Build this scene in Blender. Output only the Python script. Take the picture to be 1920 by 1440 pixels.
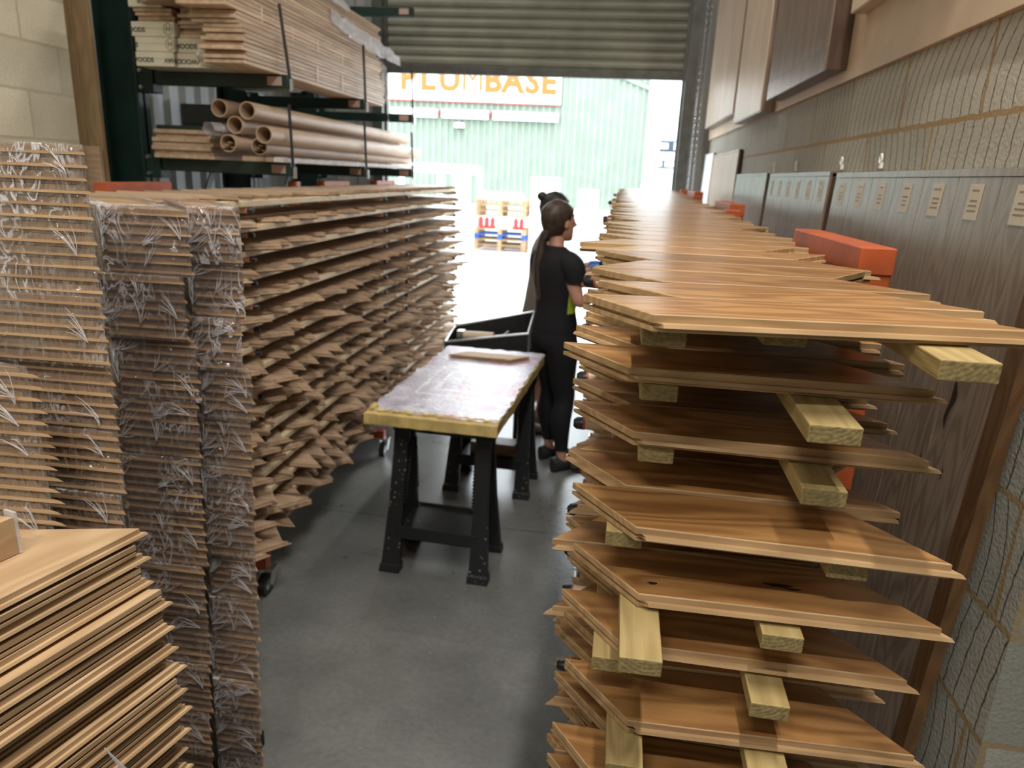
import bpy, bmesh, math, random
from mathutils import Vector, Matrix, noise
R = random.Random(7)
PI = math.pi
for o in list(bpy.data.objects): bpy.data.objects.remove(o)
S = bpy.context.scene
C = S.collection

# ---------------------------------------------------------------- camera
cam = bpy.data.cameras.new('camera'); co = bpy.data.objects.new('camera', cam); C.objects.link(co)
rot = Matrix(((0.98911996, -0.07926334, 0.12393156), (0.14100684, 0.27066495, -0.95229069), (0.04193781, 0.95940492, 0.27889678)))
co.matrix_world = Matrix.Translation((0, 0, 1.75)) @ rot.to_4x4()
cam.sensor_width = 36; cam.lens = 36*1350/1920; cam.clip_start = 0.05; cam.clip_end = 200
cam.dof.use_dof = True; cam.dof.focus_distance = 0.95; cam.dof.aperture_fstop = 6.5
S.camera = co
# ---------------------------------------------------------------- sky, exposure
w = bpy.data.worlds.new('sky'); S.world = w; w.use_nodes = True
bg = w.node_tree.nodes['Background']; bg.inputs[0].default_value = (0.88, 0.95, 1.0, 1); bg.inputs[1].default_value = 8.0
S.view_settings.view_transform = 'Standard'; S.view_settings.look = 'None'
S.view_settings.exposure = 0.0; S.view_settings.gamma = 1; S.view_settings.use_curve_mapping = False
LAMP_POWER = 90
# ---------------------------------------------------------------- materials
def newmat(name):
    m = bpy.data.materials.new(name); m.use_nodes = True
    nt = m.node_tree; b = nt.nodes['Principled BSDF']
    return m, nt, b
def N(nt, t, **kw):
    n = nt.nodes.new(t)
    for k, v in kw.items():
        if k.startswith('i_'):
            k2 = k[2:]
            n.inputs[int(k2) if k2.isdigit() else k2].default_value = v
        else: setattr(n, k, v)
    return n
def rgb(c): return (c[0], c[1], c[2], 1)
def math_(nt, op, a, b=None, c=None):
    n = nt.nodes.new('ShaderNodeMath'); n.operation = op
    for i, v in enumerate((a, b, c)):
        if v is None: continue
        if isinstance(v, (int, float)): n.inputs[i].default_value = v
        else: nt.links.new(v, n.inputs[i])
    return n.outputs[0]
def mixc(nt, f, a, b, mode='MIX'):
    n = nt.nodes.new('ShaderNodeMix'); n.data_type = 'RGBA'; n.blend_type = mode
    for s, v in ((0, f), (6, a), (7, b)):
        if isinstance(v, (int, float)): n.inputs[s].default_value = v
        elif isinstance(v, (tuple, list)): n.inputs[s].default_value = rgb(v)
        else: nt.links.new(v, n.inputs[s])
    return n.outputs[2]
def ramp(nt, f, stops):
    n = nt.nodes.new('ShaderNodeValToRGB'); e = n.color_ramp.elements
    e[0].position = stops[0][0]; e[0].color = rgb(stops[0][1]); e[1].position = stops[-1][0]; e[1].color = rgb(stops[-1][1])
    for p, c in stops[1:-1]:
        q = e.new(p); q.color = rgb(c)
    nt.links.new(f, n.inputs[0]); return n.outputs[0]
def bump(nt, b, h, s=0.2, d=0.01):
    n = nt.nodes.new('ShaderNodeBump'); n.inputs['Strength'].default_value = s; n.inputs['Distance'].default_value = d
    nt.links.new(h, n.inputs['Height']); nt.links.new(n.outputs[0], b.inputs['Normal'])

def plain(name, c, rough=0.5, metal=0, var=0.0, vs=8, bmp=0.0, spec=0.5, trans=0):
    m, nt, b = newmat(name)
    b.inputs['Roughness'].default_value = rough; b.inputs['Metallic'].default_value = metal
    b.inputs['Specular IOR Level'].default_value = spec
    b.inputs['Base Color'].default_value = rgb(c)
    if var or bmp:
        tc = N(nt, 'ShaderNodeTexCoord'); n = N(nt, 'ShaderNodeTexNoise', i_Scale=vs, i_Detail=4.0)
        nt.links.new(tc.outputs['Object'], n.inputs['Vector'])
        if var:
            lo = tuple(x*(1-var) for x in c); hi = tuple(min(1, x*(1+var)) for x in c)
            nt.links.new(ramp(nt, n.outputs[0], [(0.3, lo), (0.7, hi)]), b.inputs['Base Color'])
        if bmp: bump(nt, b, n.outputs[0], bmp)
    return m

def wood(name, c1, c2, axis='X', rough=0.4, ringk=34, fibre=0.35, coat=0.0, var=0.18, scale=1.0, bstr=0.08, ringw=0.42):
    """oak: cathedral bands from a stretched noise, fine fibres along the grain, tone varies per object"""
    m, nt, b = newmat(name)
    tc = N(nt, 'ShaderNodeTexCoord'); oi = N(nt, 'ShaderNodeObjectInfo')
    sep = N(nt, 'ShaderNodeSeparateXYZ'); nt.links.new(tc.outputs['Object'], sep.inputs[0])
    X, Y, Z = sep.outputs
    a, p, q = {'X': (X, Y, Z), 'Y': (Y, X, Z), 'Z': (Z, X, Y)}[axis]
    off = math_(nt, 'MULTIPLY', oi.outputs['Random'], 37.0)
    def vec(sa, sp):
        cb = N(nt, 'ShaderNodeCombineXYZ')
        nt.links.new(math_(nt, 'ADD', math_(nt, 'MULTIPLY', a, sa*scale), off), cb.inputs[0])
        nt.links.new(math_(nt, 'MULTIPLY', p, sp*scale), cb.inputs[1]); nt.links.new(math_(nt, 'MULTIPLY_ADD', q, sp*scale, off), cb.inputs[2])
        return cb.outputs[0]
    n1 = N(nt, 'ShaderNodeTexNoise', i_Scale=1.0, i_Detail=1.5); nt.links.new(vec(2.4, 13), n1.inputs['Vector'])
    rings = math_(nt, 'SINE', math_(nt, 'MULTIPLY', n1.outputs[0], float(ringk)))
    rings = math_(nt, 'MULTIPLY_ADD', rings, 0.5, 0.5)
    n2 = N(nt, 'ShaderNodeTexNoise', i_Scale=1.0, i_Detail=3.0); nt.links.new(vec(9, 330), n2.inputs['Vector'])
    n3 = N(nt, 'ShaderNodeTexNoise', i_Scale=1.0, i_Detail=2.0); nt.links.new(vec(1.5, 5), n3.inputs['Vector'])
    f = math_(nt, 'ADD', math_(nt, 'MULTIPLY', rings, ringw), math_(nt, 'MULTIPLY', n2.outputs[0], fibre))
    f = math_(nt, 'ADD', f, math_(nt, 'MULTIPLY_ADD', n3.outputs[0], 0.7, -0.25))
    col = mixc(nt, f, c1, c2)
    nt.nodes[-1].clamp_factor = True
    hsv = N(nt, 'ShaderNodeHueSaturation'); nt.links.new(col, hsv.inputs['Color'])
    nt.links.new(math_(nt, 'MULTIPLY_ADD', oi.outputs['Random'], 2*var, 1-var), hsv.inputs['Value'])
    nt.links.new(hsv.outputs[0], b.inputs['Base Color'])
    b.inputs['Roughness'].default_value = rough
    b.inputs['Coat Weight'].default_value = coat; b.inputs['Coat Roughness'].default_value = 0.25
    bump(nt, b, n2.outputs[0], bstr, 0.003)
    return m

M = {}
M['oak'] = wood('oiled_oak', (0.50, 0.268, 0.10), (0.16, 0.064, 0.018), rough=0.33, coat=0.2, ringk=52, ringw=0.42, fibre=0.40)
M['oakedge'] = wood('raw_oak_edge', (0.50, 0.34, 0.18), (0.28, 0.165, 0.075), rough=0.6, ringk=60, var=0.15)
M['oakraw'] = wood('unfinished_oak', (0.60, 0.43, 0.26), (0.38, 0.24, 0.125), rough=0.6, ringk=50, var=0.14)
M['oakcut'] = wood('cut_oak_face', (0.47, 0.315, 0.175), (0.27, 0.16, 0.08), rough=0.6, ringk=22, var=0.16)
M['oakbr'] = wood('pale_brown_oak', (0.58, 0.425, 0.295), (0.34, 0.225, 0.145), rough=0.45, ringk=36, var=0.16)
M['batten'] = wood('treated_softwood', (0.45, 0.34, 0.15), (0.26, 0.185, 0.07), axis='Y', rough=0.7, ringk=70, var=0.14, bstr=0.3)
M['palebatten'] = wood('pale_softwood', (0.82, 0.70, 0.50), (0.62, 0.48, 0.30), axis='Y', rough=0.6, ringk=40, var=0.05)
M['plankY'] = wood('stacked_plank_wood', (0.72, 0.55, 0.39), (0.42, 0.28, 0.18), axis='Y', rough=0.5, ringk=20, var=0.22)
M['panel_grey'] = wood('grey_washed_oak', (0.29, 0.22, 0.165), (0.115, 0.08, 0.057), axis='Z', rough=0.33, ringk=60, var=0.08, coat=0.2)
M['panel_pale'] = wood('pale_display_oak', (0.68, 0.55, 0.42), (0.48, 0.36, 0.26), axis='Z', rough=0.35, ringk=14, var=0.1)
M['panel_dark'] = wood('dark_display_frame', (0.10, 0.06, 0.045), (0.05, 0.028, 0.02), axis='Z', rough=0.35, ringk=30, var=0.1)
M['panel_mid'] = wood('smoked_display_oak', (0.27, 0.20, 0.165), (0.13, 0.09, 0.07), axis='Z', rough=0.3, ringk=20, var=0.1)
M['brownedge'] = wood('brown_oak_edge', (0.15, 0.078, 0.03), (0.07, 0.034, 0.013), axis='Z', rough=0.5, ringk=60, var=0.02)
M['plankZ'] = wood('leaning_timber', (0.47, 0.33, 0.18), (0.30, 0.20, 0.10), axis='Z', rough=0.6, ringk=26, var=0.2)
M['pallet_out'] = wood('weathered_pallet_wood', (0.42, 0.28, 0.15), (0.27, 0.17, 0.085), rough=0.7, var=0.1)
M['pallet'] = wood('pallet_wood', (0.75, 0.58, 0.38), (0.55, 0.40, 0.24), rough=0.7, var=0.1)
M['ply'] = plain('plywood', (0.60, 0.46, 0.32), 0.6, var=0.12, vs=5, bmp=0.1)
M['orange'] = plain('orange_paint', (0.42, 0.085, 0.024), 0.5, var=0.18, vs=18)
M['green_steel'] = plain('dark_green_paint', (0.007, 0.028, 0.022), 0.45, var=0.25, vs=6)
M['black'] = plain('black_plastic', (0.012, 0.014, 0.017), 0.5, var=0.3, vs=30)
M['rubber'] = plain('black_rubber', (0.01, 0.012, 0.016), 0.35)
M['tray_arm'] = plain('arm_tube', (0.66, 0.50, 0.37), 0.45)
M['zinc'] = plain('zinc', (0.65, 0.66, 0.68), 0.3, 1.0)
M['steel'] = plain('grey_steel', (0.11, 0.115, 0.105), 0.45, 0.3, var=0.25, vs=12)
M['shutter'] = plain('olive_grey_shutter', (0.27, 0.285, 0.235), 0.42, 0.1, var=0.22, vs=3)
M['clad'] = plain('grey_cladding', (0.36, 0.38, 0.38), 0.5, var=0.08)
M['dim'] = plain('dim_warehouse_wall', (0.20, 0.20, 0.19), 0.8)
M['card'] = plain('brown_cardboard', (0.56, 0.41, 0.29), 0.5, var=0.1, vs=4)
M['whitebox'] = plain('cream_card_box', (0.76, 0.73, 0.58), 0.55, var=0.06)
M['ink'] = plain('black_ink', (0.02, 0.02, 0.02), 0.6)
M['label'] = plain('cream_label', (0.55, 0.48, 0.38), 0.5)
M['redlabel'] = plain('pink_label', (0.50, 0.36, 0.31), 0.5)
M['inkgrey'] = plain('grey_ink', (0.22, 0.17, 0.13), 0.6)
M['white'] = plain('white_paint', (0.85, 0.86, 0.86), 0.5)
M['red'] = plain('red_paint', (0.38, 0.02, 0.015), 0.4)
M['blue'] = plain('blue_paint', (0.01, 0.075, 0.36), 0.4)
M['bgreen'] = plain('green_building_steel', (0.180, 0.225, 0.178), 0.6, var=0.1, vs=2)
M['sign_orange'] = plain('sign_orange', (0.27, 0.085, 0.004), 0.6)
M['navy'] = plain('navy_sign', (0.03, 0.05, 0.08), 0.6)
M['skin'] = plain('skin', (0.62, 0.33, 0.24), 0.5)
M['skin2'] = plain('tanned_skin', (0.50, 0.25, 0.17), 0.5)
M['hair'] = plain('brown_hair', (0.055, 0.034, 0.024), 0.45, var=0.5, vs=40, bmp=0.3)
M['hair2'] = plain('dark_hair', (0.025, 0.02, 0.017), 0.45, var=0.4, vs=40, bmp=0.3)
M['cloth_black'] = plain('black_cloth', (0.006, 0.007, 0.010), 0.85, bmp=0.2, vs=14)
M['cloth_grey'] = plain('grey_cloth', (0.25, 0.22, 0.20), 0.9, bmp=0.2, vs=14)
M['hivis'] = plain('lime_fabric', (0.52, 0.75, 0.05), 0.7)
M['glove'] = plain('blue_glove', (0.02, 0.13, 0.55), 0.5)
M['shoe'] = plain('black_shoe', (0.015, 0.02, 0.022), 0.7)
M['boot'] = plain('tan_boot', (0.30, 0.22, 0.17), 0.7, var=0.2)
M['cream'] = plain('cream_tube', (0.72, 0.60, 0.45), 0.45)
M['concrete_out'] = plain('yard_concrete', (0.42, 0.42, 0.41), 0.8, var=0.1, vs=1)
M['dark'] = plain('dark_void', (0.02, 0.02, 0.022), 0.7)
M['knot'] = plain('knot_wood', (0.03, 0.015, 0.01), 0.5)

def endgrain():
    m, nt, b = newmat('treated_end_grain')
    tc = N(nt, 'ShaderNodeTexCoord'); oi = N(nt, 'ShaderNodeObjectInfo')
    mp = N(nt, 'ShaderNodeVectorMath', operation='ADD'); nt.links.new(tc.outputs['Object'], mp.inputs[0])
    cb = N(nt, 'ShaderNodeCombineXYZ'); nt.links.new(math_(nt, 'MULTIPLY_ADD', oi.outputs['Random'], 0.08, -0.04), cb.inputs[0]); cb.inputs[2].default_value = -0.03
    nt.links.new(cb.outputs[0], mp.inputs[1])
    wv = N(nt, 'ShaderNodeTexWave', wave_type='RINGS', rings_direction='Y', i_Scale=60.0, i_Distortion=2.5, i_Detail=2.0)
    nt.links.new(mp.outputs[0], wv.inputs['Vector'])
    n = N(nt, 'ShaderNodeTexNoise', i_Scale=160.0, i_Detail=3.0); nt.links.new(tc.outputs['Object'], n.inputs['Vector'])
    f = math_(nt, 'ADD', math_(nt, 'MULTIPLY', wv.outputs['Fac'], 0.09), math_(nt, 'MULTIPLY', n.outputs[0], 0.75))
    nt.links.new(ramp(nt, f, [(0.25, (0.16, 0.12, 0.045)), (0.8, (0.40, 0.31, 0.14))]), b.inputs['Base Color'])
    b.inputs['Roughness'].default_value = 0.85; bump(nt, b, f, 0.5, 0.003)
    return m
M['endgrain'] = endgrain()

def film(name, milk=0.10, sx=1.0):
    m, nt, b = newmat(name); nt.nodes.remove(b)
    out = nt.nodes['Material Output']
    tc = N(nt, 'ShaderNodeTexCoord'); oi = N(nt, 'ShaderNodeObjectInfo')
    ad = N(nt, 'ShaderNodeVectorMath', operation='ADD'); nt.links.new(tc.outputs['Object'], ad.inputs[0])
    cb = N(nt, 'ShaderNodeCombineXYZ'); nt.links.new(math_(nt, 'MULTIPLY', oi.outputs['Random'], 9.0), cb.inputs[0]); nt.links.new(cb.outputs[0], ad.inputs[1])
    mp = N(nt, 'ShaderNodeMapping'); mp.inputs['Scale'].default_value = (1, 1, 0.45); mp.inputs['Rotation'].default_value = (0.0, 0.7, 0.0)
    nt.links.new(ad.outputs[0], mp.inputs[0])
    n1 = N(nt, 'ShaderNodeTexNoise', i_Scale=26.0, i_Detail=4.0, i_Distortion=1.6); nt.links.new(mp.outputs[0], n1.inputs['Vector'])
    n2 = N(nt, 'ShaderNodeTexNoise', i_Scale=6.0, i_Detail=2.0); nt.links.new(ad.outputs[0], n2.inputs['Vector'])
    ridge = math_(nt, 'ABSOLUTE', math_(nt, 'SUBTRACT', n1.outputs[0], 0.5))
    crease = math_(nt, 'SUBTRACT', 1.0, math_(nt, 'MULTIPLY', ridge, 22.0)); 
    crease = math_(nt, 'MAXIMUM', crease, 0.0)
    patch = math_(nt, 'MULTIPLY', math_(nt, 'MAXIMUM', math_(nt, 'SUBTRACT', n2.outputs[0], 0.47), 0.0), 4.0)
    h = math_(nt, 'ADD', n1.outputs[0], math_(nt, 'MULTIPLY', n2.outputs[0], 1.5))
    bp = N(nt, 'ShaderNodeBump'); bp.inputs['Strength'].default_value = 0.8; bp.inputs['Distance'].default_value = 0.035; nt.links.new(h, bp.inputs['Height'])
    tr = N(nt, 'ShaderNodeBsdfTransparent'); tr.inputs[0].default_value = (0.94, 0.93, 0.93, 1)
    gl = N(nt, 'ShaderNodeBsdfGlossy'); gl.inputs['Roughness'].default_value = 0.09; nt.links.new(bp.outputs[0], gl.inputs['Normal'])
    df = N(nt, 'ShaderNodeBsdfDiffuse'); df.inputs[0].default_value = (0.85, 0.85, 0.9, 1)
    fr = N(nt, 'ShaderNodeLayerWeight', i_Blend=0.5); nt.links.new(bp.outputs[0], fr.inputs['Normal'])
    mx1 = N(nt, 'ShaderNodeMixShader'); nt.links.new(math_(nt, 'MULTIPLY_ADD', math_(nt, 'POWER', fr.outputs['Facing'], 3.0), 0.7, 0.11), mx1.inputs[0])
    nt.links.new(tr.outputs[0], mx1.inputs[1]); nt.links.new(gl.outputs[0], mx1.inputs[2])
    mx2 = N(nt, 'ShaderNodeMixShader')
    nt.links.new(math_(nt, 'MINIMUM', math_(nt, 'ADD', math_(nt, 'MULTIPLY', crease, patch), milk), 0.8), mx2.inputs[0])
    nt.links.new(mx1.outputs[0], mx2.inputs[1]); nt.links.new(df.outputs[0], mx2.inputs[2])
    nt.links.new(mx2.outputs[0], out.inputs[0])
    return m
M['film'] = film('clear_shrink_wrap', 0.06)
M['filmwhite'] = film('crumpled_polythene', 0.45)

def floor_mat():
    m, nt, b = newmat('concrete_floor')
    tc = N(nt, 'ShaderNodeTexCoord'); P = tc.outputs['Object']
    n1 = N(nt, 'ShaderNodeTexNoise', i_Scale=1.6, i_Detail=6.0, i_Roughness=0.65); nt.links.new(P, n1.inputs['Vector'])
    n2 = N(nt, 'ShaderNodeTexNoise', i_Scale=45.0, i_Detail=4.0); nt.links.new(P, n2.inputs['Vector'])
    n3 = N(nt, 'ShaderNodeTexVoronoi', i_Scale=9.0); nt.links.new(P, n3.inputs['Vector'])
    f = math_(nt, 'ADD', math_(nt, 'MULTIPLY', n1.outputs[0], 0.8), math_(nt, 'MULTIPLY', n2.outputs[0], 0.25))
    c = ramp(nt, f, [(0.3, (0.095, 0.10, 0.10)), (0.55, (0.165, 0.172, 0.17)), (0.8, (0.26, 0.27, 0.27))])
    speck = math_(nt, 'LESS_THAN', n3.outputs['Distance'], 0.035)
    c = mixc(nt, math_(nt, 'MULTIPLY', speck, 0.5), c, (0.45, 0.45, 0.42))
    sep = N(nt, 'ShaderNodeSeparateXYZ'); nt.links.new(P, sep.inputs[0])
    j = math_(nt, 'LESS_THAN', math_(nt, 'ABSOLUTE', math_(nt, 'SUBTRACT', sep.outputs[1], 3.325)), 0.004)
    c = mixc(nt, math_(nt, 'MULTIPLY', j, 0.8), c, (0.03, 0.03, 0.03))
    nt.links.new(c, b.inputs['Base Color'])
    nt.links.new(math_(nt, 'MULTIPLY_ADD', n1.outputs[0], 0.35, 0.14), b.inputs['Roughness'])
    bump(nt, b, math_(nt, 'ADD', n2.outputs[0], math_(nt, 'MULTIPLY', j, -4.0)), 0.12)
    return m
def block_mat(name, base, mortar, u0, z0, bw, bh, grooves, rough=0.85, axis='Y'):
    m, nt, b = newmat(name)
    tc = N(nt, 'ShaderNodeTexCoord'); sep = N(nt, 'ShaderNodeSeparateXYZ'); nt.links.new(tc.outputs['Object'], sep.inputs[0])
    u = sep.outputs[1] if axis == 'Y' else sep.outputs[0]
    nz = N(nt, 'ShaderNodeTexNoise', i_Scale=30.0, i_Detail=4.0); nt.links.new(tc.outputs['Object'], nz.inputs['Vector'])
    wob = math_(nt, 'MULTIPLY_ADD', nz.outputs[0], 0.012, -0.006)
    us = math_(nt, 'ADD', math_(nt, 'SUBTRACT', u, u0), wob); zs = math_(nt, 'ADD', math_(nt, 'SUBTRACT', sep.outputs[2], z0), wob)
    row = math_(nt, 'FLOOR', math_(nt, 'DIVIDE', zs, bh))
    sh = math_(nt, 'MULTIPLY', math_(nt, 'MODULO', math_(nt, 'ABSOLUTE', row), 2.0), bw/2)
    us2 = math_(nt, 'ADD', us, sh)
    col = math_(nt, 'FLOOR', math_(nt, 'DIVIDE', us2, bw))
    fu = math_(nt, 'SUBTRACT', us2, math_(nt, 'MULTIPLY', col, bw)); fz = math_(nt, 'SUBTRACT', zs, math_(nt, 'MULTIPLY', row, bh))
    mm = math_(nt, 'MAXIMUM', math_(nt, 'LESS_THAN', fu, 0.012), math_(nt, 'LESS_THAN', fz, 0.013))
    wn = N(nt, 'ShaderNodeTexWhiteNoise', noise_dimensions='2D'); cb = N(nt, 'ShaderNodeCombineXYZ')
    nt.links.new(col, cb.inputs[0]); nt.links.new(row, cb.inputs[1]); nt.links.new(cb.outputs[0], wn.inputs['Vector'])
    rnd = wn.outputs['Value']
    n2 = N(nt, 'ShaderNodeTexNoise', i_Scale=120.0, i_Detail=3.0); nt.links.new(tc.outputs['Object'], n2.inputs['Vector'])
    n3 = N(nt, 'ShaderNodeTexNoise', i_Scale=5.0, i_Detail=3.0); nt.links.new(tc.outputs['Object'], n3.inputs['Vector'])
    tone = math_(nt, 'ADD', math_(nt, 'MULTIPLY_ADD', rnd, 0.22, 0.72), math_(nt, 'MULTIPLY_ADD', n2.outputs[0], 0.5, -0.2))
    tone = math_(nt, 'ADD', tone, math_(nt, 'MULTIPLY_ADD', n3.outputs[0], 0.3, -0.15))
    c = mixc(nt, 1.0, base, tone, 'MULTIPLY')
    hgt = math_(nt, 'MULTIPLY_ADD', mm, -1.0, math_(nt, 'MULTIPLY', n2.outputs[0], 0.35))
    if grooves:
        # sawn curved key lines, spacing and bow vary block by block
        bow = math_(nt, 'MULTIPLY', math_(nt, 'SUBTRACT', rnd, 0.4), 4.5)
        zz = math_(nt, 'SUBTRACT', fz, bh*0.5)
        uu = math_(nt, 'ADD', us2, math_(nt, 'MULTIPLY', bow, math_(nt, 'MULTIPLY', zz, zz)))
        uu = math_(nt, 'ADD', uu, math_(nt, 'MULTIPLY', zz, math_(nt, 'MULTIPLY_ADD', rnd, 0.5, -0.1)))
        k = math_(nt, 'FRACT', math_(nt, 'DIVIDE', uu, grooves))
        g = math_(nt, 'LESS_THAN', k, 0.095)
        c = mixc(nt, math_(nt, 'MULTIPLY', g, 0.85), c, (0.055, 0.045, 0.03))
        hgt = math_(nt, 'MULTIPLY_ADD', g, -0.8, hgt)
    c = mixc(nt, mm, c, mortar)
    nt.links.new(c, b.inputs['Base Color']); b.inputs['Roughness'].default_value = rough
    bump(nt, b, hgt, 0.6, 0.006)
    return m
M['floor'] = floor_mat()
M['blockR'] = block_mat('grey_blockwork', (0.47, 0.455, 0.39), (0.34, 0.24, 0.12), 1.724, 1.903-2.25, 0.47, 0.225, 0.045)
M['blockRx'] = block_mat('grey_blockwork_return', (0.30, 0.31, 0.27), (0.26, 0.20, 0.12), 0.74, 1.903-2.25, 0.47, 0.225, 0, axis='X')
M['blockL'] = block_mat('cream_painted_block', (0.85, 0.80, 0.64), (0.62, 0.57, 0.42), 3.236, 2.293-2.2, 0.44, 0.215, 0)
def paint_table():
    m, nt, b = newmat('paint_crusted_top')
    tc = N(nt, 'ShaderNodeTexCoord'); P = tc.outputs['Object']
    n1 = N(nt, 'ShaderNodeTexNoise', i_Scale=9.0, i_Detail=6.0, i_Roughness=0.7); nt.links.new(P, n1.inputs['Vector'])
    n2 = N(nt, 'ShaderNodeTexNoise', i_Scale=2.6, i_Detail=2.0); nt.links.new(P, n2.inputs['Vector'])
    n3 = N(nt, 'ShaderNodeTexNoise', i_Scale=38.0, i_Detail=4.0); nt.links.new(P, n3.inputs['Vector'])
    c = ramp(nt, n1.outputs[0], [(0.3, (0.30, 0.26, 0.33)), (0.5, (0.56, 0.54, 0.66)), (0.7, (0.80, 0.80, 0.90))])
    pk = math_(nt, 'MULTIPLY', math_(nt, 'GREATER_THAN', math_(nt, 'ADD', n2.outputs[0], math_(nt, 'MULTIPLY', n1.outputs[0], 0.25)), 0.70), 0.45)
    c = mixc(nt, pk, c, (0.42, 0.10, 0.16))
    sep = N(nt, 'ShaderNodeSeparateXYZ'); nt.links.new(P, sep.inputs[0])
    ax = math_(nt, 'ABSOLUTE', math_(nt, 'SUBTRACT', sep.outputs[0], 0.02)); ay = math_(nt, 'ABSOLUTE', math_(nt, 'MULTIPLY', math_(nt, 'ADD', sep.outputs[1], 0.12), 0.8))
    r = math_(nt, 'MAXIMUM', ax, ay)
    fr = math_(nt, 'LESS_THAN', math_(nt, 'ABSOLUTE', math_(nt, 'SUBTRACT', r, 0.13)), 0.009)
    fr2 = math_(nt, 'LESS_THAN', math_(nt, 'ABSOLUTE', math_(nt, 'SUBTRACT', r, 0.20)), 0.006)
    c = mixc(nt, math_(nt, 'MULTIPLY', math_(nt, 'MAXIMUM', fr, fr2), math_(nt, 'MULTIPLY', n3.outputs[0], 1.3)), c, (0.9, 0.9, 0.92))
    nt.links.new(c, b.inputs['Base Color']); b.inputs['Roughness'].default_value = 0.28
    bump(nt, b, math_(nt, 'ADD', n1.outputs[0], math_(nt, 'MULTIPLY', n3.outputs[0], 0.4)), 0.6, 0.01)
    return m
M['painttop'] = paint_table()
M['foam'] = plain('yellowed_board_edge', (0.58, 0.44, 0.17), 0.7, var=0.25, vs=12, bmp=0.4)
def splatter():
    m, nt, b = newmat('splattered_black_plastic')
    tc = N(nt, 'ShaderNodeTexCoord')
    v = N(nt, 'ShaderNodeTexVoronoi', i_Scale=42.0); nt.links.new(tc.outputs['Object'], v.inputs['Vector'])
    n = N(nt, 'ShaderNodeTexNoise', i_Scale=7.0, i_Detail=5.0); nt.links.new(tc.outputs['Object'], n.inputs['Vector'])
    s = math_(nt, 'MULTIPLY', math_(nt, 'LESS_THAN', v.outputs['Distance'], 0.17), math_(nt, 'GREATER_THAN', n.outputs[0], 0.55))
    c = mixc(nt, math_(nt, 'MULTIPLY', s, 0.55), (0.013, 0.015, 0.018), (0.45, 0.43, 0.36))
    nt.links.new(c, b.inputs['Base Color']); b.inputs['Roughness'].default_value = 0.42
    return m
M['splat'] = splatter()

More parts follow.
